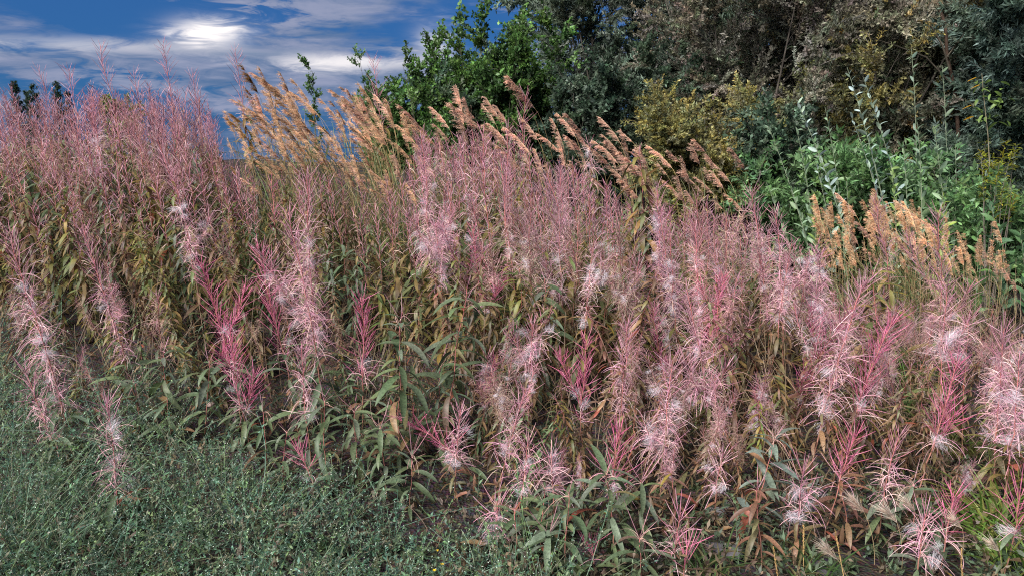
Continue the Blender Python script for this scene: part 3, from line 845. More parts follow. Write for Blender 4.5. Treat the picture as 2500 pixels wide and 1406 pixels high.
HERO = [
    # tip, base, kind, raceme share, leaf palette, label
    ((22, 570), (190, 1150), 'fluffy', .74, L_GREEN, 'long rosy fireweed spire leaning left beside the left edge, above the knotweed'),
    ((60, 900), (160, 1170), 'open', .62, L_GREEN, 'curly-podded fireweed rising behind the knotweed, under the long rosy spire'),
    ((205, 565), (345, 1040), 'open', .66, L_GREEN, 'tall pink fireweed spire second from the left edge with curled lower pods'),
    ((262, 985), (300, 1290), 'fluffy', .62, L_GREEN, 'short fireweed standing alone in the knotweed with big white tufts'),
    ((385, 720), (400, 1010), 'tan', .5, L_GREEN, 'small sandy fireweed with fountain-like curls, right of the second spire'),
    ((415, 420), (520, 900), 'fluffy', .55, L_OLIVE, 'fireweed with violet-white fluff in its middle, between second spire and dark gap'),
    ((488, 640), (600, 1090), 'crimson', .62, L_GREEN, 'left one of two deep crimson closed-pod fireweeds, leaning left'),
    ((628, 610), (730, 1060), 'crimson', .60, L_GREEN, 'right one of two deep crimson closed-pod fireweeds beside the dark gap'),
    ((560, 780), (610, 1110), 'crimson', .66, L_GREEN, 'lower bright crimson fireweed in front of the two deep crimson ones'),
    ((748, 430), (800, 1050), 'fluffy', .68, L_GREEN, 'largest pale pink fireweed spire of the middle left with violet fluff'),
    ((700, 520), (790, 1080), 'open', .62, L_GREEN, 'beige-curled fireweed directly left of the largest pale spire'),
    ((880, 730), (880, 1100), 'crimson', .55, L_GREEN, 'fireweed with a red star tip and curled beige pods, right of the largest spire'),
    ((735, 850), (760, 1160), 'open', .55, L_GREEN, 'low curly fireweed over drooping broad green leaves'),
    ((725, 1095), (780, 1230), 'crimson', .5, L_GREEN, 'small crimson fan of pods at the knotweed edge'),
    ((1030, 340), (1075, 860), 'fluffy', .55, L_OLIVE, 'tall pink fireweed with pale blue fluff below the leaning poplar sapling'),
    ((1062, 545), (1085, 930), 'fluffy', .40, L_OLIVE, 'fireweed with one large hanging white tuft at mid field'),
    ((1240, 310), (1250, 800), 'closed', .45, L_OLIVE, 'upright dense rose-pink fireweed column below the grey willow'),
    ((1150, 560), (1190, 930), 'crimson', .5, L_OLIVE, 'rosy fireweed with forked crimson tip in the middle of the field'),
    ((1370, 410), (1380, 840), 'open', .55, L_OLIVE, 'pink fireweed with tangled pale curls right of the rose-pink column'),
    ((1605, 455), (1590, 930), 'fluffy', .55, L_BROWN, 'pale fireweed with large looping white curls in the middle right'),
    ((1555, 640), (1560, 980), 'fluffy', .35, L_OLIVE, 'fireweed with a starry white tuft below the looping pale one'),
    ((1675, 705), (1740, 1130), 'open', .62, L_BROWN, 'curved fireweed spire with fish-bone pale curls before the brown leaves'),
    ((1830, 470), (1850, 900), 'open', .5, L_BROWN, 'dusty pink fireweed bush at the left end of the golden reed'),
    ((1890, 520), (1910, 1010), 'fluffy', .56, L_BROWN, 'upright fireweed with blue-white fluff, left below the golden reed'),
    ((1990, 600), (1985, 1010), 'fluffy', .5, L_BROWN, 'fireweed wrapped in cottony down below the golden reed'),
    ((2110, 690), (1975, 1210), 'fluffy', .66, L_BROWN, 'large bright pink fireweed leaning right across the brown leaf patch'),
    ((2180, 780), (2030, 1190), 'crimson', .6, L_BROWN, 'magenta closed-pod fireweed leaning right beside the large bright pink one'),
    ((2300, 520), (2290, 1000), 'dusty', .55, L_OLIVE, 'bare dark-stemmed fireweed rising before the golden reed'),
    ((2130, 490), (2170, 900), 'dusty', .5, L_OLIVE, 'thin dark red branching fireweed in front of the golden reed clump'),
    ((2310, 700), (2280, 1130), 'fluffy', .5, L_OLIVE, 'fireweed with white star tufts and looping curls at right'),
    ((2445, 800), (2410, 1260), 'fluffy', .62, L_OLIVE, 'whitest fireweed, thick with down, by the right edge'),
    ((2490, 880), (2440, 1300), 'fluffy', .55, L_OLIVE, 'down-covered fireweed half cut by the right edge'),
    ((2335, 880), (2230, 1250), 'crimson', .55, L_RUST, 'dark crimson fireweed with dense pods left of the whitest one'),
    ((1300, 790), (1290, 1090), 'fluffy', .4, L_BROWN, 'low fireweed with two round violet-white puffs in the centre foreground'),
    ((1190, 870), (1180, 1090), 'fluffy', .35, L_BROWN, 'low fireweed with a small lilac puff over yellowed leaves'),
    ((1430, 830), (1420, 1160), 'crimson', .6, L_BROWN, 'thin-podded pinkish red fireweed right of the two puffs'),
    ((1530, 790), (1500, 1170), 'open', .62, L_BROWN, 'tangled curly fireweed in the centre right foreground'),
    ((1640, 880), (1610, 1220), 'fluffy', .66, L_BROWN, 'pale pink bushy fireweed head with a bright white puff, centre right'),
    ((970, 1020), (1160, 1180), 'crimson', .75, L_GREEN, 'crimson fireweed bent almost flat to the left above the soil'),
    ((1125, 1000), (1110, 1220), 'fluffy', .62, L_BROWN, 'round whitish ball of curls and down over the bare soil'),
    ((1280, 950), (1215, 1230), 'open', .72, L_BROWN, 'peach and pink twisted curly fireweed beside the whitish ball'),
    ((1290, 1080), (1265, 1290), 'fluffy', .55, L_GREEN, 'low fireweed ending in a lilac puff over narrow green leaves'),
    ((1345, 1110), (1350, 1300), 'fluffy', .45, L_GREEN, 'small star-shaped fireweed with lilac centre, right of the lilac puff'),
    ((1215, 1230), (1205, 1370), 'fluffy', .55, L_GREEN, 'lowest white-puffed fireweed star at the knotweed edge'),
    ((1510, 1050), (1480, 1330), 'crimson', .55, L_GREEN, 'spiky bright red-pink fireweed star over broad green leaves'),
    ((1445, 1320), (1455, 1420), 'crimson', .5, L_GREEN, 'small red spiky pod star near the bottom edge'),
    ((1765, 1100), (1745, 1290), 'fluffy', .55, L_RUST, 'pink and white spidery fireweed head over grey stones'),
    ((1660, 1250), (1640, 1420), 'open', .6, L_RUST, 'curly pink fireweed head near the bottom, left of the stones'),
    ((1680, 1330), (1660, 1450), 'crimson', .6, L_RUST, 'reddish pod cluster at the bottom edge left of the grey flat stone'),
    ((1960, 1150), (1935, 1380), 'fluffy', .5, L_RUST, 'fireweed with white curls over brown-green leaves at bottom right'),
    ((2090, 1060), (2010, 1330), 'crimson', .5, L_RUST, 'dull red fireweed above the first foxtail plume'),
    ((2200, 1060), (2140, 1330), 'open', .62, L_GREEN, 'fireweed with long sandy looping curls above the foxtail plumes'),
    ((2330, 1210), (2290, 1420), 'crimson', .55, L_GREEN, 'salmon-red fireweed star beside the bright green grass'),
    ((2260, 1250), (2230, 1450), 'fluffy', .6, L_GREEN, 'sandy curled fireweed with white wisps at the lower right'),
    ((2490, 1200), (2450, 1420), 'crimson', .5, L_GREEN, 'red-podded fireweed cut by the right edge over the green grass'),
    ((1140, 700), (1080, 1130), 'leafy', .12, L_GREEN, 'leafy green fireweed without pods in the middle foreground'),
    ((985, 760), (975, 1140), 'leafy', .10, L_GREEN, 'tall leafy green fireweed stem left of the middle'),
    ((1330, 680), (1330, 990), 'leafy', .10, L_GREEN, 'fresh green leafy fireweed shoot between brown stalks'),
    ((400, 860), (420, 1090), 'leafy', .08, L_GREEN, 'broad-leaved green fireweed over the dark soil on the left'),
    ((510, 880), (500, 1090), 'leafy', .08, L_GREEN, 'blue-green drooping leafy fireweed beside a small round pebble'),
    ((790, 970), (800, 1210), 'leafy', .10, L_GREEN, 'low fireweed with the largest drooping green leaves at the knotweed edge'),
    ((1895, 1060), (1830, 1330), 'leafy', .06, ((0.15, 0.18, 0.14), (0.12, 0.15, 0.12)), 'silvery-green leafy fireweed leaning right in the brown leaf patch'),
    ((1850, 1190), (1860, 1400), 'leafy', .06, L_RUST, 'rust-brown leafy fireweed below the silvery-green one'),
    ((1480, 1150), (1500, 1400), 'leafy', .06, L_GREEN, 'broad dark green leafy fireweed under the spiky red-pink star'),
    ((1390, 1200), (1380, 1420), 'leafy', .06, L_GREEN, 'olive drooping leafy fireweed left of the spiky star'),
    ((2130, 660), (2150, 1010), 'leafy', .08, L_OLIVE, 'dark olive leafy fireweed just below the golden reed'),
    ((640, 1000), (655, 1150), 'leafy', .05, L_GREEN, 'low green rosette of leaves under the bright crimson fireweed'),
    ((700, 1050), (690, 1195), 'leafy', .05, L_GREEN, 'low leafy clump left of the largest drooping leaves, at the knotweed edge'),
    ((865, 1000), (875, 1190), 'leafy', .05, L_GREEN, 'dark green leafy clump right of the largest drooping leaves'),
    ((930, 1040), (945, 1215), 'leafy', .05, L_GREEN, 'leafy clump in the soil gap left of the flat-bent crimson fireweed'),
    ((1005, 930), (1010, 1120), 'leafy', .05, L_GREEN, 'dense green leafy fireweed above the flat-bent crimson one'),
    ((1075, 890), (1065, 1080), 'leafy', .05, L_GREEN, 'olive leafy fireweed left of the low lilac puff'),
    ((1005, 1110), (1000, 1250), 'leafy', .05, L_GREEN, 'drooping leaf fan in the soil gap below the flat-bent crimson fireweed'),
    ((1330, 1190), (1320, 1350), 'leafy', .05, L_GREEN, 'narrow-leaved green clump under the small lilac-centred star'),
    ((1565, 1170), (1575, 1370), 'leafy', .05, L_GREEN, 'broad green clump right of the spiky red-pink star'),
    ((1255, 1240), (1265, 1390), 'leafy', .05, L_GREEN, 'green leaf clump right of the lowest white-puffed star'),
    ((1640, 1150), (1650, 1310), 'leafy', .05, L_RUST, 'brownish leaf clump left of the spidery pink head'),
    ((2050, 1160), (2065, 1330), 'leafy', .05, L_RUST, 'withered leaf clump left of the first foxtail plume'),
    ((1340, 1300), (1350, 1440), 'leafy', .05, L_GREEN, 'leaf clump at the bottom edge left of the small red pod star'),
    ((1560, 1310), (1570, 1450), 'leafy', .05, L_GREEN, 'leaf clump at the bottom edge right of the small red pod star'),
    ((140, 1060), (150, 1190), 'leafy', .05, L_GREEN, 'drooping grey-green leaves at the foot of the long rosy spire'),
    ((285, 1190), (295, 1320), 'leafy', .05, L_GREEN, 'dull green leaves under the white-tufted fireweed in the knotweed'),
    ((330, 930), (345, 1080), 'leafy', .05, L_GREEN, 'arching green leaves over dark soil below the second spire'),
    ((1790, 900), (1800, 1110), 'leafy', .05, L_RUST, 'tangle of russet leaves in the middle of the brown patch'),
    ((1860, 960), (1850, 1150), 'leafy', .05, L_RUST, 'crumpled russet leaves right of the middle of the brown patch'),
    ((2230, 1180), (2230, 1340), 'leafy', .05, L_GREEN, 'grey-green leaves between the foxtail plumes and the green grass'),
    # skyline spires
    ((243, 112), (400, 620), 'closed', .50, L_OLIVE, 'tallest sparse fireweed spire against the sky, leaning left'),
    ((398, 110), (500, 600), 'closed', .50, L_OLIVE, 'antler-tipped tall fireweed spire below the brightest cloud'),
    ((572, 122), (640, 600), 'closed', .40, L_OLIVE, 'bare-tipped fireweed spire above the dark brown reed plume'),
    ((165, 170), (260, 600), 'closed', .45, L_OLIVE, 'skyline fireweed spire in front of the lone pointed spruce'),
    ((912, 145), (950, 560), 'closed', .40, L_OLIVE, 'pale antler-tipped fireweed among the reed plumes'),
    ((95, 175), (200, 600), 'closed', .45, L_OLIVE, 'skyline fireweed spire between the left spruces'),
    ((325, 180), (420, 620), 'closed', .48, L_OLIVE, 'bushy skyline fireweed between the two tallest spires'),
    ((470, 180), (560, 620), 'closed', .48, L_OLIVE, 'skyline fireweed right of the antler-tipped tall spire'),
    ((1285, 235), (1310, 620), 'closed', .40, L_OLIVE, 'spiky pale fireweed top beside the forked reed plume'),
    ((1440, 350), (1450, 720), 'fluffy', .30, L_OLIVE, 'fireweed topped by a blue-white star tuft before the dark willow'),
]
taken = []
for tip, base, kind, rf, lp, label in HERO:
    far = tip[1] < 400 and base[1] < 740
    if far:
        dep = 6.6 + random.uniform(-0.4, 0.5) if tip[0] > 1000 else 7.0 + random.uniform(-0.4, 0.5)
        tp = at_depth(*tip, dep)
        bx = tp[0] + 0.12 * random.uniform(0.2, 1.2)
        foot = np.array([bx, dep, float(ground_z(bx, dep))])
    else:
        foot = hit(*base)
        foot[2] = float(ground_z(foot[0], foot[1])) - 0.005
        tp = at_depth(*tip, foot[1] + 0.05)
    v = tp - foot
    H = float(np.linalg.norm(v))
    near = not far and foot[1] < 4.6
    parts = fireweed_parts(H, v, kind, rf, lp, 1.0, leaves_joined=not near, branches=(0 if far or H < 0.5 or kind == 'leafy' else random.choice((0, 0, 1, 2))), dens=1.0 if far else 2.0, fine=0.85 if far else 0.62, spready=1.45 if far else random.uniform(0.9, 1.3))
    root = thing('fireweed', label, 'fireweed', tuple(foot), 0, 'fireweed plants gone to seed')
    parts['stem'].build('stem', M_STEM, root)
    if parts['seed_head'].n:
        o = parts['seed_head'].build('seed_head', M_POD, root); o.color = (1.12, 1.08, 1.10, 1); o['kind'] = 'stuff'
    if parts['seed_fluff'].n:
        parts['seed_fluff'].build('seed_fluff', M_FLUFF, root)['kind'] = 'stuff'
    if near:
        for p, a, e, L, d, c in parts['leaves']:
            k = int(np.argmin([abs(d - q) for q in (0.7, 1.3, 1.9, 1.0, 2.5, 2.9)]))
            place_leaf(FW_LEAVES[k], root, p, a, e, random.uniform(-0.4, 0.4), L, c)
    elif parts['foliage'].n:
        parts['foliage'].build('foliage', M_LEAF, root)
    taken.append((foot[0], foot[1]))

# --- the rest of the stand -------------------------------------------------
VAR = {}
for kind in ('closed', 'crimson', 'open', 'fluffy', 'tan', 'dusty', 'leafy'):
    for pal_n, pal in (('o', L_OLIVE), ('b', L_BROWN), ('g', L_GREEN), ('r', L_RUST)):
        for j in range(3):
            H = 1.25
            rf = 0.08 if kind == 'leafy' else (0.42 + 0.06 * j)
            v = np.array([RG.normal(-0.08, 0.09), RG.normal(0, 0.09), H])
            pr = fireweed_parts(H, v, kind, rf, pal, 1.0, branches=(0 if kind == 'leafy' else j), dens=1.3, fine=0.78, spready=1.0 + 0.12 * j)
            VAR[(kind, pal_n, j)] = dict(mb=pr, mesh={})


def front_y(x):
    return np.interp(x, [-6, -2.6, -1.0, -0.45, -0.1, 0.6, 2, 5], [4.1, 3.75, 3.55, 3.35, 2.95, 2.75, 2.6, 2.6])


# scatter
pts = []
cell = {}


def ok(x, y, r):
    i, j = int(x // 0.3), int(y // 0.3)
    for a in range(i - 1, i + 2):
        for b in range(j - 1, j + 2):
            for (u, w) in cell.get((a, b), ()):
                if (u - x) ** 2 + (w - y) ** 2 < r * r:
                    return False
    cell.setdefault((i, j), []).append((x, y))
    return True


for x, y in taken:
    ok(x, y, 0.0)
for _ in range(30000):
    y = random.uniform(2.6, 10.2); x = random.uniform(-0.92, 0.92) * y
    fy = float(front_y(x))
    if y < fy:
        continue
    if x > 0.0 and y > 9.0 - 0.55 * x:      # field ends at the willow ditch on the right
        continue
    r = 0.145 if y - fy > 0.9 else (0.125 if x > -0.2 else 0.18)
    if y > 7.5:
        r = 0.18
    # open patches of soil near the front
    if y - fy < 1.4 and math.sin(x * 3.1 + 0.6) * math.sin(y * 3.7 + 1.0) > 0.62:
        continue
    if ok(x, y, r):
        pts.append((x, y))


def zone_kind(px, py, x, y):
    q = random.random()
    if px < 650 and py < 420:
        return 'closed' if q < .45 else 'dusty' if q < .75 else 'tan' if q < .88 else 'open'
    if px < 850 and py > 440:
        return 'leafy' if q < .62 else 'tan' if q < .76 else 'open' if q < .9 else 'dusty'
    if px < 700:
        return 'dusty' if q < .18 else 'open' if q < .5 else 'fluffy' if q < .62 else 'tan' if q < .75 else 'leafy' if q < .9 else 'crimson'
    if px < 980 and py < 560:
        return 'dusty' if q < .45 else 'tan' if q < .75 else 'closed'
    if px < 1500 and py < 560:
        return 'open' if q < .3 else 'fluffy' if q < .42 else 'closed' if q < .62 else 'tan' if q < .85 else 'dusty'
    if px > 950 and py > 850:
        return 'open' if q < .32 else 'fluffy' if q < .42 else 'crimson' if q < .50 else 'tan' if q < .58 else 'leafy'
    if 850 < px < 1650 and 600 < py < 900:
        return 'leafy' if q < .6 else 'tan' if q < .8 else 'open' if q < .92 else 'crimson'
    if px < 1450:
        return 'leafy' if q < .42 else 'open' if q < .62 else 'tan' if q < .84 else 'crimson' if q < .92 else 'fluffy'
    if px < 2050 and py > 650:
        return 'leafy' if q < .45 else 'open' if q < .67 else 'fluffy' if q < .78 else 'tan' if q < .9 else 'crimson'
    return 'open' if q < .34 else 'fluffy' if q < .48 else 'dusty' if q < .64 else 'tan' if q < .78 else 'closed' if q < .88 else 'leafy'


def zone_pal(px, py):
    q = random.random()
    if py > 1000:
        return 'g' if (px < 1500 and q < .7) or q < .3 else 'r' if px > 1500 else 'b'
    if px > 1500 and py > 650:
        return 'r' if q < .5 else 'b' if q < .8 else 'o'
    if px < 1300 and py > 700:
        return 'g' if q < .5 else 'o' if q < .8 else 'b'
    return 'o' if q < .55 else 'b' if q < .85 else 'g'


CAPX = [0, 480, 560, 980, 1020, 1180, 1400, 1500, 1800, 1950, 2050, 2400, 2500]
CAPY = [205, 205, 400, 430, 310, 310, 400, 470, 520, 590, 700, 720, 770]
rows = []
for x, y in pts:
    fy = float(front_y(x)); dd = y - fy
    Hh = (0.40 + 0.90 * min(dd / 1.9, 1.0)) * random.uniform(0.72, 1.12)
    if x > 1.2:
        Hh = min(Hh, 1.12 * random.uniform(0.85, 1.05))
    z = float(ground_z(x, y))
    px, py = project(np.array([x - 0.06, y, z + Hh]))
    cap = float(np.interp(px, CAPX, CAPY)) + abs(random.gauss(0, 45))
    if y > (3.2 if px > 1850 else 4.6) and py < cap:                 # the reed overtops the fireweed here
        top = at_depth(float(px), cap, y)[2]
        Hh = top - z
        if Hh < 0.45:
            continue
        px, py = project(np.array([x - 0.06, y, z + Hh]))
    rows.append([x, y, z, Hh, float(px), float(py)])
# individuals: those that show largest = nearest, plus the skyline
side_rows = [r for r in rows if (-420 < r[4] <= -60 or 2560 <= r[4] < 2920) and r[5] < 1390]
rows = [r for r in rows if -60 < r[4] < 2560 and r[5] < 1390]
score = lambda r: r[1] - (1.5 if r[5] < 300 else 0)
rows.sort(key=score)
N_IND = 300 - len(HERO)
KNAME = {'closed': 'rose-pink closed-pod', 'crimson': 'crimson-podded', 'open': 'pink curly-podded', 'fluffy': 'white-tufted', 'tan': 'sandy curled', 'dusty': 'dusty brown-pink', 'leafy': 'leafy podless'}
COLN = ((330, 'by the left edge'), (620, 'left of the tallest reed'), (1000, 'below the tallest reed'), (1350, 'below the poplar saplings'), (1750, 'below the grey willow'), (2120, 'left of the golden reed'), (9999, 'near the right edge'))
ROWN = ((300, 'on the skyline'), (430, 'in the back row'), (560, 'behind mid field'), (700, 'at mid field'), (860, 'in the front half'), (1010, 'in the low front row'), (9999, 'lowest in front'))
ORD = ['first', 'second', 'third', 'fourth', 'fifth', 'sixth', 'seventh', 'eighth', 'ninth', 'tenth', 'eleventh', 'twelfth', 'thirteenth', 'fourteenth', 'fifteenth', 'sixteenth', 'seventeenth', 'eighteenth', 'nineteenth', 'twentieth']


def place_name(px, py, rn=ROWN, cn=COLN):
    return next(n for lim, n in rn if py < lim), next(n for lim, n in cn if px < lim)


ind, rest = rows[:N_IND], rows[N_IND:]
print('SCATTER', len(rows), len(rest))
cells = {}
for r in ind:
    k = zone_kind(r[4], r[5], r[0], r[1]); p = zone_pal(r[4], r[5])
    r += [k, p]
    cells.setdefault((k, *place_name(r[4], r[5])), []).append(r)
for (k, rn, cn), lst in cells.items():
    lst.sort(key=lambda r: r[4])
    for i, r in enumerate(lst):
        x, y, z, Hh, px, py, kind, pal = r
        if len(lst) == 1:
            lb = f'{KNAME[k]} fireweed {rn}, {cn}'
        else:
            lb = f'{ORD[min(i, 19)]} from left of {KNAME[k]} fireweeds {rn}, {cn}'
        lb = lb.replace('the tallest', 'tall').replace('below the', 'below').replace('of dusty brown-pink', 'of dusty').replace('in the ', 'in ') if len(lb.split()) > 15 else lb
        j = random.randrange(3)
        var = VAR[(kind, pal, j)]
        root = thing('fireweed', lb, 'fireweed', (x, y, z - 0.01), random.uniform(-0.9, 0.9), 'fireweed plants gone to seed', Hh / 1.25)
        wild = 0.13 if py < 600 else 0.34
        root.rotation_euler[0] = random.uniform(-wild, wild); root.rotation_euler[1] = random.uniform(-wild - 0.03, wild)
        tint = random.uniform(0.72, 1.2)
        for pn, mat in (('stem', M_STEM), ('seed_head', M_POD), ('seed_fluff', M_FLUFF), ('foliage', M_LEAF)):
            if var['mb'][pn].n == 0:
                continue
            if pn not in var['mesh']:
                var['mesh'][pn] = var['mb'][pn].mesh('fireweed_' + pn, mat)
            o = link(pn, var['mesh'][pn], root)
            o.color = (tint, tint * random.uniform(0.88, 1.12), tint * random.uniform(0.84, 1.08), 1) if pn != 'seed_fluff' else (1, 1, 1, 1)
            if pn != 'stem':
                o['kind'] = 'stuff'

# everything farther back that nobody could pick out: one mass
LOW = {}
for kind in ('closed', 'dusty', 'open', 'fluffy', 'tan', 'leafy', 'crimson'):
    for pal_n, pal in (('o', L_OLIVE), ('b', L_BROWN), ('g', L_GREEN), ('r', L_RUST)):
        v = np.array([RG.normal(-0.08, 0.05), RG.normal(0, 0.05), 1.25])
        LOW[(kind, pal_n)] = fireweed_parts(1.25, v, kind, 0.08 if kind == 'leafy' else 0.48, pal, 0.5)
mass = {n: MB() for n in ('stem', 'seed_head', 'seed_fluff', 'foliage')}
for x, y, z, Hh, px, py in rest[:1150] + side_rows:
    pr = LOW[(zone_kind(px, py, x, y), zone_pal(px, py))]
    a = random.uniform(-1.0, 1.0); s = Hh / 1.25; ca, sa = math.cos(a) * s, math.sin(a) * s
    M = np.array([[ca, sa, 0], [-sa, ca, 0], [0, 0, s]])
    for n in mass:
        if pr[n].n:
            V, Q, C = pr[n].arrays()
            mass[n].add(V @ M + np.array([x, y, z]), Q, C * random.uniform(0.8, 1.2))
for n, nm, mat in (('stem', 'far_fireweed_stems', M_STEM), ('seed_head', 'far_fireweed_seed_heads', M_POD), ('seed_fluff', 'far_fireweed_down', M_FLUFF), ('foliage', 'far_fireweed_foliage', M_LEAF)):
    if n == 'stem':
        mass_root = mass[n].build('far_fireweed', mat)
        mass_root['kind'] = 'stuff'; mass_root['label'] = 'dense mass of fireweed filling the back of the field'
    else:
        o = mass[n].build(n, mat, mass_root); o['kind'] = 'stuff'


# ------------------------------------------------------------------ reed grass
def reed_parts(H, lean, col, plume_len):
    st, pl, fo = MB(), MB(), MB()
    P, T = curves(np.zeros((1, 3)), np.array([[0.02, 0, 1.0]]), np.array([[-1.0, RG.normal(0, 0.2), -0.25]]), [H], [lean * 0.5], 16)
    tip_bend = np.clip((np.linspace(0, 1, 17) - 0.72) / 0.28, 0, 1) ** 2
    P = P + tip_bend[None, :, None] * np.array([-0.16 * lean, 0, -0.05 * lean])
    T = unit(np.gradient(P, axis=1))
    P = P * 1.0
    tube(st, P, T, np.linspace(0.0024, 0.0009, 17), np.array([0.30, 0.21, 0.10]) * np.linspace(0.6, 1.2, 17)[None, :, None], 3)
    t0 = 1 - plume_len / H
    nw = int(RG.integers(20, 27))                       # whorls of drooping branchlets
    uw = np.sort(rnd(0.0, 0.97, nw)); lw = rnd(0.7, 1.25, nw)
    nb = nw * 8
    w_i = np.repeat(np.arange(nw), 8)
    u = np.clip(uw[w_i] + rnd(-0.02, 0.035, nb), 0, 1)
    t = t0 + (1 - t0) * u
    z = np.zeros(nb, int)
    b, ta = samp(P, z, t), samp(T, z, t)
    az = rnd(0, 6.28, nb)
    side = round_dirs(az, 0 * az)
    prof = 0.35 + 0.65 * np.sin(np.clip(u * 0.80 + 0.20, 0, 1) * math.pi) ** 0.8
    D = ta * 0.9 + side * rnd(0.15, 0.6, (nb, 1)) + np.array([-0.35, 0, 0])
    L = (0.012 + 0.054 * prof) * lw[w_i] * rnd(0.45, 1.3, nb)
    Pb, Tb = curves(b, D, np.array([-0.8, 0, -0.5]) + side * 0.3, L, rnd(0.2, 1.2, nb), 4)
    C = mixcol((col, np.array(col) * 0.80, np.array(col) * np.array([1.10, 1.02, 0.98])), nw, None, 0.14)[w_i] * rnd(0.85, 1.15, (nb, 1))
    strip(pl, Pb, Tb, np.array([0.0007, 0.0007, 0.0006, 0.0005, 0.0002]), C, np.array([0.2, 1, 0.1]))
    ns = 13
    m = nb * ns
    i = np.repeat(np.arange(nb), ns); tt = rnd(0.15, 1.0, m)
    bb, tb = samp(Pb, i, tt), samp(Tb, i, tt)
    rhombi(pl, bb, tb + unit(RG.normal(0, 1, (m, 3))) * 0.5, rnd(0.006, 0.012, m), rnd(0.0008, 0.0017, m), C[i] * rnd(0.75, 1.25, (m, 1)))
    nbld = 5
    tb_ = rnd(0.05, 0.6, nbld)
    pb = samp(P, np.zeros(nbld, int), tb_)
    Pl, Tl = curves(pb, round_dirs(rnd(0, 6.28, nbld), rnd(0.9, 1.35, nbld)), DOWN + np.array([-0.5, 0, 0]), rnd(0.25, 0.5, nbld), rnd(0.3, 1.5, nbld), 7)
    strip(fo, Pl, Tl, 0.0034 * lance(np.linspace(0, 1, 8), 0.25, 0.7) + 0.0003, mixcol(((0.20, 0.15, 0.07), (0.13, 0.14, 0.05), (0.09, 0.13, 0.045)), nbld), np.array([0.3, 1, 0.2]), 0.3)
    return dict(stem=st, plume=pl, foliage=fo)


RCOL = {'tan': (0.63, 0.43, 0.28), 'rosy': (0.69, 0.47, 0.36), 'gold': (0.78, 0.55, 0.35), 'brown': (0.40, 0.23, 0.09)}
RVAR = {}
for cn, c in RCOL.items():
    for j in range(9):
        RVAR[(cn, j)] = dict(mb=reed_parts(1.4, rnd(0.2, 0.95) if cn != 'gold' else rnd(0.1, 0.5), c, rnd(0.20, 0.34)), mesh={})
REEDS = []


def reed_at(tx, ty, dep, tone, label=None):
    tp = at_depth(tx, ty, dep)
    j = random.randrange(9)
    tipl = RVAR[(tone, j)]['mb']['stem'].arrays()[0][-3:].mean(0)
    for it in range(4):
        bx = tp[0] - tipl[0] * (1.0 if it == 0 else s)
        zb = float(ground_z(bx, dep))
        s = (tp[2] - zb) / tipl[2]
    if s < 0.45:
        return
    REEDS.append([bx, dep, zb, s, tone, j, tx, ty, label])


# skyline of the plumes, from the photograph: (pixel x, tip y)
RSKY = np.array([(520, 330), (560, 190), (620, 170), (700, 185), (780, 205), (850, 200), (920, 215), (1000, 235), (1090, 225), (1210, 205), (1250, 225), (1330, 270), (1440, 295), (1530, 300), (1640, 330), (1710, 345), (1780, 410), (1850, 490)])
for k in range(188):
    tx = random.uniform(545, 1800) if random.random() < 0.55 else random.uniform(545, 1000)
    top = float(np.interp(tx, RSKY[:, 0], RSKY[:, 1]))
    q = random.random()
    ty = top + (q ** 1.2) * (230 if tx < 1020 else 140) + random.uniform(0, 22)
    dep = random.uniform(6.2, 8.0) - 0.9 * q - 0.0012 * max(0, tx - 1200)
    reed_at(tx, ty, dep, 'brown' if tx < 640 and random.random() < 0.25 else ('tan' if tx < 1000 and random.random() < 0.8 else 'rosy'))
NAMED = [((558, 168), 6.7, 'brown', 'dark brown nodding reed plume, leftmost of the tall ones against the sky'), ((612, 166), 6.9, 'tan', 'pointed reed plume just right of the dark brown one, against the sky'),
         ((668, 178), 6.8, 'tan', 'third tall reed plume from the left against the sky'), ((1203, 196), 6.6, 'rosy', 'tall forked-looking reed plume before the grey willow, left tine'),
         ((1236, 195), 6.7, 'rosy', 'tall reed plume before the grey willow, right tine of the fork'), ((1092, 208), 6.7, 'rosy', 'nodding rosy reed plume below the twin-tipped poplar sapling'),
         ((1358, 268), 6.5, 'rosy', 'single reed plume with bare stalk before the dark willow'), ((1440, 285), 6.5, 'rosy', 'slim reed plume left of the golden bush, first of three'),
         ((1742, 362), 6.2, 'rosy', 'lone small reed plume before the dark bush, right of the reed line'), ((505, 385), 5.8, 'rosy', 'low nodding reed plume among the fireweed at left'),
         ((600, 430), 5.6, 'rosy', 'bent pale reed plume low among the fireweed'), ((820, 405), 5.6, 'rosy', 'arching pale reed plume over the green grass blades')]
for (tx, ty), dep, tone, lb in NAMED:
    reed_at(tx, ty, dep, tone, lb)
GSKY = np.array([(1900, 560), (1990, 480), (2050, 480), (2110, 470), (2170, 470), (2220, 480), (2290, 530), (2330, 545), (2370, 545), (2425, 560), (2470, 620), (2500, 650)])
for k in range(92):
    tx = random.uniform(1985, 2390) if random.random() < 0.85 else random.uniform(2390, 2500)
    top = float(np.interp(tx, GSKY[:, 0], GSKY[:, 1]))
    ty = top + random.random() ** 1.2 * 150 + random.uniform(0, 12)
    reed_at(tx, ty, random.uniform(5.0, 6.3), 'gold' if random.random() < 0.75 else 'rosy')
for (tx, ty), lb in (((1992, 478), 'golden reed plume at the left end of the golden clump'), ((2112, 465), 'highest reed plume of the golden clump, before the green thicket'), ((2165, 468), 'slim upright plume right of the highest golden one'),
                     ((2425, 545), 'dark golden reed plume standing apart near the right edge'), ((2440, 640), 'lowest golden reed plume, apart near the right edge')):
    reed_at(tx, ty, 5.5, 'gold', lb)
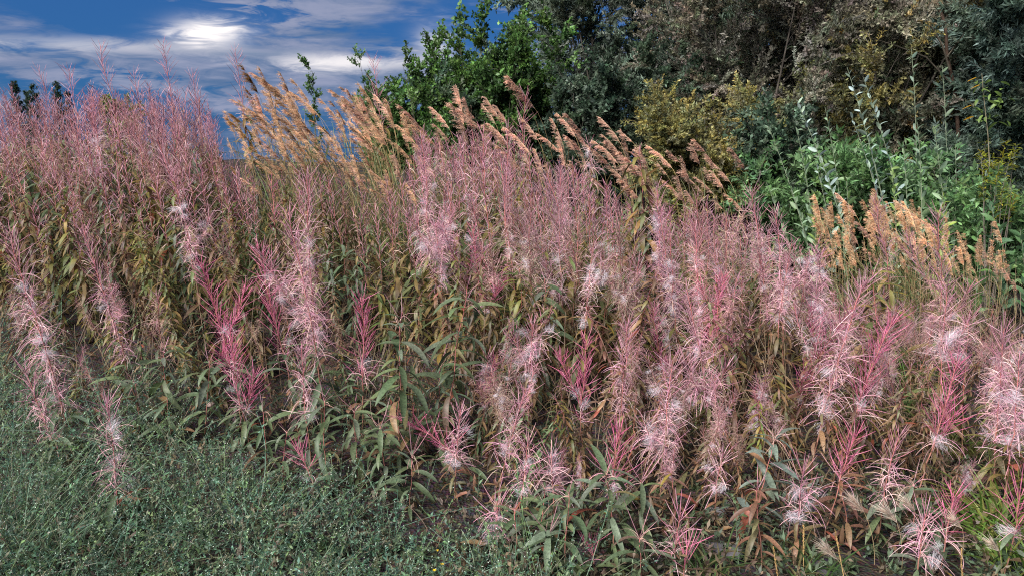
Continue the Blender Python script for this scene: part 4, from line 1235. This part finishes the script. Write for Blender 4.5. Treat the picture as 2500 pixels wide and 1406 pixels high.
RCN = ((640, 'left of the tall skyline plumes'), (760, 'right of the dark brown plume'), (880, 'below the lone poplar sapling'), (1000, 'below the thin poplar sapling'), (1150, 'below the twin-tipped sapling'), (1300, 'below the fullest sapling'), (1450, 'below the grey willow'), (1600, 'left of the golden bush'), (1900, 'before the golden bush'),
       (2080, 'leftmost in the golden clump'), (2180, 'left in the golden clump'), (2290, 'right in the golden clump'), (2395, 'rightmost in the golden clump'), (9999, 'by the right edge'))
RRN = ((215, 'topmost'), (250, 'high'), (290, 'upper'), (340, 'middle'), (400, 'lower'), (500, 'low'), (550, 'upper'), (610, 'middle'), (9999, 'low'))
RTN = {'tan': 'tan', 'rosy': 'rosy beige', 'gold': 'golden', 'brown': 'brown'}
rc = {}
for r in REEDS:
    if r[8] is None:
        rc.setdefault((r[4], *place_name(r[6], r[7], RRN, RCN)), []).append(r)
for (tone, rn, cn), lst in rc.items():
    lst.sort(key=lambda r: r[6])
    for i, r in enumerate(lst):
        r[8] = f'{rn} {RTN[tone]} reed plume {cn}' if len(lst) == 1 else f'{ORD[min(i, 19)]} from left of {rn} {RTN[tone]} reed plumes {cn}'
MORE = []
for k in range(140):
    keep_n = len(REEDS)
    if k < 75:
        tx = random.uniform(545, 1820) if random.random() < 0.45 else random.uniform(545, 900); top = float(np.interp(tx, RSKY[:, 0], RSKY[:, 1]))
        reed_at(tx, top + random.uniform(25, 190), random.uniform(6.9, 8.6) - 0.0016 * max(0, tx - 1200), 'tan' if tx < 1000 else 'rosy')
    else:
        tx = random.uniform(1985, 2440); top = float(np.interp(tx, GSKY[:, 0], GSKY[:, 1]))
        reed_at(tx, top + random.uniform(20, 150), random.uniform(5.6, 6.6), 'gold')
    if len(REEDS) > keep_n:
        MORE.append(REEDS.pop())
rm = {n: MB() for n in ('stem', 'plume', 'foliage')}
for bx, dep, zb, sc_, tone, j, tx, ty, lb in MORE:
    a = random.uniform(-0.7, 0.7); ca, sa = math.cos(a) * sc_, math.sin(a) * sc_
    M = np.array([[ca, sa, 0], [-sa, ca, 0], [0, 0, sc_]])
    for n in rm:
        V, Q, C = RVAR[(tone, j)]['mb'][n].arrays()
        if n == 'plume':                                   # thinner plumes at the back
            pick = RG.random(len(Q)) < 0.38
            used = np.unique(Q[pick]); remap = np.zeros(len(V), int); remap[used] = np.arange(len(used))
            V, C, Q = V[used], C[used], remap[Q[pick]]
        rm[n].add(V @ M + np.array([bx, dep, zb]), Q, C)
reed_mass = rm['stem'].build('far_reed', M_STEM)
reed_mass['kind'] = 'stuff'; reed_mass['label'] = 'further reed stalks massed behind the nearer reed plumes'
rm['plume'].build('plume', M_POD, reed_mass)['kind'] = 'stuff'
rm['foliage'].build('foliage', M_LEAF, reed_mass)['kind'] = 'stuff'
for bx, dep, zb, s, tone, j, tx, ty, lb in REEDS:
    var = RVAR[(tone, j)]
    root = thing('reed_grass', lb, 'reed grass', (bx, dep, zb - 0.01), random.uniform(-0.7, 0.7), 'reed grass with seed plumes', s)
    root.rotation_euler[1] = random.uniform(-0.08, 0.08)
    t = random.uniform(0.85, 1.15)
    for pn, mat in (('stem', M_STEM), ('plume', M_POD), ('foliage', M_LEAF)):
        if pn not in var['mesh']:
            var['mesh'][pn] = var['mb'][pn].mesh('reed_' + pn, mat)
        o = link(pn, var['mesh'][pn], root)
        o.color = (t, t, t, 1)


# ------------------------------------------------------------------ grasses
def grass_tuft(label, px, py, n, L, pal, spread=0.5, y=None, wid=0.0035, r=0.08, name='grass_tuft'):
    p = hit(px, py) if y is None else np.array([at_depth(px, py, y)[0], y, 0])
    z = float(ground_z(p[0], p[1]))
    root = thing(name, label, 'grass', (p[0], p[1], z), 0, 'grass tufts')
    az = rnd(0, 6.28, n)
    B = np.stack([rnd(-r, r, n), rnd(-r, r, n), np.zeros(n)], -1)
    D = UP + round_dirs(az, 0 * az) * rnd(0.05, spread, (n, 1))
    P, T = curves(B, D, DOWN + round_dirs(az, 0 * az), L * rnd(0.5, 1.1, n), rnd(0.3, 1.9, n), 7)
    mb = MB()
    strip(mb, P, T, wid * lance(np.linspace(0, 1, 8), 0.2, 0.7) + 0.0003, mixcol(pal, n, None, 0.25), round_dirs(az + 1.57, 0 * az)[:, None] * 0.2 + np.array([0.2, 1.0, 0.3]), 0.25)
    mb.build('blades', M_LEAF, root)


GG = ((0.10, 0.19, 0.03), (0.14, 0.22, 0.05), (0.19, 0.20, 0.05))
DG = ((0.06, 0.11, 0.035), (0.08, 0.13, 0.045), (0.13, 0.12, 0.05))
for a in (('brightest green grass tuft near the lower right edge', 2430, 1310, 90, 0.36, GG, 0.6), ('green grass tuft at the very right below the brightest one', 2480, 1390, 60, 0.30, GG, 0.6),
          ('dark green grass tuft behind the magenta fireweed', 2190, 1040, 70, 0.48, DG, 0.4), ('green grass tuft below the dark olive leafy fireweed', 2160, 960, 60, 0.5, GG, 0.4),
          ('fine grass tuft left of the grey flat stone', 1730, 1395, 60, 0.2, DG, 0.9), ('olive grass tuft beside the twisted sandy curls at right', 2330, 1110, 70, 0.4, ((0.14, 0.14, 0.04), (0.11, 0.15, 0.04)), 0.5),
          ('fine green grass at the bottom beside the dry spikes', 1960, 1400, 50, 0.22, DG, 0.8)):
    grass_tuft(*a)
for k, (px, y, L) in enumerate(((830, 6.3, 0.95), (900, 6.4, 1.0), (950, 6.2, 0.9), (640, 6.2, 0.85), (720, 6.5, 0.95), (1520, 6.0, 0.85), (1580, 6.0, 0.8), (1420, 6.2, 0.85), (590, 5.2, 0.8), (1260, 5.4, 0.75))):
    grass_tuft(f'{["dark green", "green", "olive", "brown-green", "tall dry", "grey-green", "fresh green", "dull green", "shaded green", "dry stalky"][k]} grass blades between the fireweed {["below the lone poplar sapling", "left of the pink column of fluff", "right of the lone poplar sapling", "below the dark brown plume", "below the third tall plume", "below the golden bush", "right below the golden bush", "below the grey willow", "in the dark gap at left", "in the centre of the field"][k]}',
               px, 500, 80, L, DG if k % 3 else ((0.17, 0.15, 0.06), (0.10, 0.13, 0.04)), 0.28, y, 0.0042, 0.16)


def foxtail(px, py, bx, by, label, s=1.0):
    foot = hit(bx, by); z = float(ground_z(foot[0], foot[1]))
    tp = at_depth(px, py, foot[1] - 0.02)
    root = thing('foxtail_barley', label, 'foxtail grass', (foot[0], foot[1], z), 0, 'foxtail barley plumes')
    v = tp - np.array([foot[0], foot[1], z]); L = float(np.linalg.norm(v))
    P, T = curves(np.zeros((1, 3)), v[None] + np.array([[0.1, 0, 0.25]]), np.array([[-0.6, 0, -0.5]]), [L], [0.6], 10)
    P = P + (v - P[0, -1]) * np.linspace(0, 1, 11)[None, :, None]
    mb = MB(); tube(mb, P, T, np.linspace(0.0014, 0.0010, 11), np.array([0.30, 0.22, 0.12]), 3); mb.build('stem', M_STEM, root)
    n = 110
    ax = unit(np.array([-0.7, -0.1, 0.75]))
    u = rnd(0, 1, n)
    B = v + ax * (u[:, None] * 0.065 * s)
    D = ax + unit(RG.normal(0, 1, (n, 3))) * 0.42
    Pa, Ta = curves(B, D, RG.normal(0, 1, (n, 3)) * 0.3 + np.array([-0.4, 0, -0.1]), rnd(0.05, 0.085, n) * s, rnd(0.1, 0.5, n), 3)
    aw = MB()
    strip(aw, Pa, Ta, np.array([0.0009, 0.0006, 0.0005, 0.0002]), mixcol(((0.62, 0.52, 0.40), (0.55, 0.40, 0.32), (0.7, 0.62, 0.52)), n), unit(RG.normal(0, 1, (n, 1, 3))))
    aw.build('awn_plume', M_POD, root)


for a in ((2110, 1250, 2135, 1380, 'first foxtail plume from the left, straw-coloured fan under the dull red fireweed'), (2190, 1275, 2200, 1400, 'middle foxtail plume with spread silky awns', 1.0), (2235, 1250, 2260, 1390, 'foxtail plume just right of the middle one', 0.9),
          (2045, 1365, 2075, 1440, 'lowest foxtail plume beside the dry yellow spike', 0.9), (2440, 1345, 2440, 1420, 'small foxtail plume in the green grass at the right edge', 0.7), (2350, 1290, 2340, 1400, 'pale foxtail plume right of the salmon-red star', 0.8)):
    foxtail(*a)


def dry_spike(px, py, bx, by, label):
    foot = hit(bx, by); z = float(ground_z(foot[0], foot[1]))
    v = at_depth(px, py, foot[1]) - np.array([foot[0], foot[1], z]); L = float(np.linalg.norm(v))
    root = thing('dry_grass_spike', label, 'dry grass', (foot[0], foot[1], z), 0, 'dry yellow grass spikes')
    P, T = curves(np.zeros((1, 3)), v[None], np.array([[0.2, 0, 0]]), [L], [0.1], 8)
    mb = MB(); tube(mb, P, T, np.linspace(0.0016, 0.0012, 9), np.array([0.38, 0.25, 0.10]), 4); mb.build('stem', M_STEM, root)
    n = 90
    u = 1 - rnd(0, 0.11, n) / L
    b = samp(P, np.zeros(n, int), u); ta = samp(T, np.zeros(n, int), u)
    sp = MB(); rhombi(sp, b, ta + round_dirs(rnd(0, 6.28, n), 0 * u) * 0.5, rnd(0.007, 0.011, n), rnd(0.0010, 0.0016, n), mixcol(((0.42, 0.28, 0.12), (0.36, 0.22, 0.09)), n))
    sp.build('seed_spike', M_POD, root)


for a in ((2037, 1295, 2070, 1460, 'left-leaning dry yellow grass spike at the bottom, beside the lowest foxtail'), (1886, 1335, 1910, 1480, 'dry yellow grass spike at the bottom edge below the rust-brown leaves'), (2345, 1340, 2352, 1480, 'dry orange grass spike at the bottom right'), (1960, 1280, 1962, 1420, 'thin greenish grass spike between the two dry ones')):
    dry_spike(*a)


# ------------------------------------------------------------------ stones, flowers
def stone(px, py, r, label, flat=0.6, col=(0.08, 0.075, 0.08)):
    p = hit(px, py); z = float(ground_z(p[0], p[1]))
    a, e = np.meshgrid(np.linspace(0, 2 * math.pi, 15)[:-1], np.linspace(-1.45, 1.45, 9))
    rr = r * (1 + 0.16 * np.sin(a * 2 + px) * np.cos(e) + 0.10 * np.sin(a * 3 + e * 2 + py) + RG.normal(0, 0.03, a.shape))
    V = np.stack([rr * np.cos(a) * np.cos(e), rr * np.sin(a) * np.cos(e) * 0.8, rr * np.sin(e) * flat], -1)
    mb = MB(); mb.add(V[None], grid_quads(1, 9, 14, True), np.array(col))
    o = mb.build('stone', M_STONE)
    o.location = (p[0], p[1], z + r * flat * 0.35)
    o['label'] = label; o['category'] = 'stone'; o['group'] = 'stones on the soil'


for a in ((515, 992, 0.021, 'small round pinkish pebble by the blue-green leafy fireweed', 0.85, (0.34, 0.25, 0.22)), (1757, 1255, 0.03, 'rounded grey stone under the spidery pink fireweed head', 0.7), (1775, 1238, 0.022, 'smaller grey stone touching the rounded one from behind', 0.7),
          (1735, 1248, 0.02, 'pale grey pebble left of the rounded stone', 0.7, (0.09, 0.085, 0.085)), (1768, 1350, 0.07, 'large flat grey stone near the bottom left of the dry spikes', 0.3, (0.06, 0.055, 0.06)), (2010, 1390, 0.05, 'flat grey stone at the bottom under the lowest foxtail', 0.3, (0.06, 0.055, 0.06)),
          (985, 1240, 0.02, 'dark pebble in the soil gap at the knotweed edge', 0.6, (0.10, 0.09, 0.09)), (440, 965, 0.03, 'dark clod of earth among the left leaves', 0.6, (0.07, 0.05, 0.045))):
    stone(*a)


def yellow_flower(px, py, label):
    p = hit(px, py + 60); z = float(ground_z(p[0], p[1]))
    tp = at_depth(px, py, p[1] - 0.03) - np.array([p[0], p[1], z])
    root = thing('yellow_flower', label, 'flower', (p[0], p[1], z), 0, 'tiny yellow flowers')
    P, T = curves(np.zeros((1, 3)), tp[None], UP[None], [float(np.linalg.norm(tp))], [0.05], 5)
    mb = MB(); tube(mb, P, T, np.linspace(0.0012, 0.0009, 6), np.array([0.10, 0.14, 0.06]), 3); mb.build('stem', M_STEM, root)
    for k in range(6):
        pm = MB()
        rhombi(pm, P[0, -1:], round_dirs(np.array([k * 1.047]), np.array([0.5])), np.array([0.009]), np.array([0.0035]), np.array([[0.75, 0.50, 0.02]]))
        pm.build('petal', M_LEAF, root)


for a in ((1067, 1345, 'upper one of the tiny yellow flowers in the knotweed'), (1079, 1378, 'right lower tiny yellow flower in the knotweed'), (1060, 1393, 'lowest tiny yellow flower in the knotweed'), (585, 1190, 'tiny yellow flower far left in the knotweed, by red stalks')):
    yellow_flower(*a)

# ------------------------------------------------------------------ ground cover
def mat_stuff(name, label, n, inside, ht, pal, dens_leaf, leafL, stemL, dots=0):
    out, k = [], 0
    while len(out) < n and k < n * 30:
        k += 1
        px, py = random.uniform(-330, 2760), random.uniform(930, 1620)
        if random.random() > inside(px, py):
            continue
        out.append((px, py))
    g = np.array([hit_plane(*p) for p in out])
    n = len(g)
    # sprigs spring from shared crowns, so the mat is lumpy
    crown = np.round(g[:, :2] / 0.17 + 0.25 * np.sin(g[:, 1::-1] * 9.0)) * 0.17
    g[:, :2] = g[:, :2] * 0.5 + crown * 0.5
    g[:, 2] = ground_z(g[:, 0], g[:, 1])
    edge = np.clip((-1.35 - g[:, 0]) * 1.2, 0, 0.9)
    hill = edge + np.clip(np.sin(g[:, 0] * 5.1 + 1.0) * np.sin(g[:, 1] * 6.3 + g[:, 0] * 2.0) * 0.6 + 0.75, 0.25, 1.3)
    az = rnd(0, 6.28, n)
    D = round_dirs(az, rnd(0.15, 1.35, n))
    L = stemL * rnd(0.5, 1.3, n) * hill
    P, T = curves(g, D, UP * rnd(-0.9, 0.5, (n, 1)) + RG.normal(0, 0.5, (n, 3)), L, np.ones(n), 6)
    tone = mixcol(pal, n, None, 0.3)
    mb = MB()
    strip(mb, P, T, np.linspace(0.0012, 0.0006, 7), tone * 1.3 + 0.02, unit(RG.normal(0, 1, (n, 1, 3))))
    m = n * dens_leaf
    i = np.repeat(np.arange(n), dens_leaf); t = rnd(0.1, 1, m)
    b, ta = samp(P, i, t), samp(T, i, t)
    rhombi(mb, b, ta * 0.6 + unit(RG.normal(0, 1, (m, 3))), leafL * rnd(0.45, 1.3, m), leafL * 0.19 * rnd(0.7, 1.2, m), tone[i] * rnd(0.6, 1.5, (m, 1)))
    if dots:
        m = n * dots
        i = np.repeat(np.arange(n), dots); t = rnd(0.3, 1, m)
        b = samp(P, i, t) + RG.normal(0, 0.002, (m, 3))
        rhombi(mb, b, unit(RG.normal(0, 1, (m, 3)) + UP), rnd(0.003, 0.005, m), rnd(0.0013, 0.0022, m), mixcol(((0.40, 0.52, 0.42), (0.52, 0.60, 0.50), (0.42, 0.38, 0.35)), m))
    o = mb.build(name, M_LEAF, None, smooth=False)
    o['kind'] = 'stuff'; o['label'] = label


def hit_plane(px, py):
    d = ray(px, py); t = EYE / -d[2]
    return np.array([0, 0, EYE]) + d * t


KN = np.array([(-330, 930), (110, 960), (240, 1100), (420, 1060), (560, 1090), (700, 1200), (900, 1280), (1100, 1340), (1250, 1470), (1400, 1620)])


def in_knot(px, py):
    e = float(np.interp(px, KN[:, 0], KN[:, 1])) if px < 1400 else 1700
    e += 40 * math.sin(px * 0.013) + 25 * math.sin(px * 0.041 + 1)
    if py < e:
        return 0.0
    gap = math.sin(px * 0.011 + 2) * math.sin(py * 0.017 + px * 0.004)
    return 1.0 if gap < 0.55 else 0.35


mat_stuff('knotweed', 'mat of wiry grey-green knotweed with tiny pale flowers across the lower left', 4000, in_knot, 0.2, ((0.075, 0.140, 0.080), (0.060, 0.120, 0.080), (0.105, 0.165, 0.070), (0.060, 0.100, 0.060), (0.10, 0.105, 0.06)), 17, 0.019, 0.36, 7)
mat_stuff('low_weeds', 'sparse low green and brown weeds on the soil of the lower right', 1900, lambda px, py: (0.8 if px > 1150 and py > 1180 - 0.05 * (px - 1150) else 0.25 if py > 1000 else 0.0), 0.1, ((0.075, 0.10, 0.05), (0.11, 0.08, 0.05), (0.065, 0.095, 0.055), (0.09, 0.065, 0.045)), 12, 0.034, 0.17)


def litter():
    n = 5200
    y = rnd(2.4, 8.0, n); x = rnd(-0.78, 0.78, n) * y
    keep = y > front_y(x) - 0.15
    x, y = x[keep], y[keep]; n = len(x)
    z = ground_z(x, y) + rnd(0.005, 0.05, n)
    mb = MB()
    B = np.stack([x, y, z], -1)
    P, T = curves(B, round_dirs(rnd(0, 6.28, n), rnd(-0.2, 0.6, n)), RG.normal(0, 1, (n, 3)), rnd(0.05, 0.11, n), rnd(0.5, 2.5, n), 4)
    strip(mb, P, T, 0.008 * lance(np.linspace(0, 1, 5)), mixcol(L_BROWN + L_RUST, n, None, 0.3), UP + RG.normal(0, 0.4, (n, 1, 3)), 0.4)
    m = 2600
    y = rnd(2.6, 8.0, m); x = rnd(-0.78, 0.78, m) * y
    keep = y > front_y(x); x, y = x[keep], y[keep]; m = len(x)
    P, T = curves(np.stack([x, y, ground_z(x, y)], -1), round_dirs(rnd(0, 6.28, m), rnd(0.5, 1.5, m)), RG.normal(0, 0.5, (m, 3)), rnd(0.2, 0.8, m), rnd(0.1, 0.6, m), 5)
    strip(mb, P, T, np.linspace(0.0018, 0.0008, 6), mixcol(((0.20, 0.14, 0.09), (0.14, 0.09, 0.06), (0.26, 0.19, 0.12)), m), np.array([0.2, 1, 0.2]))
    o = mb.build('dry_litter', M_LEAF)
    o['kind'] = 'stuff'; o['label'] = 'dead brown leaves and dry stalks lying between the plants'


litter()
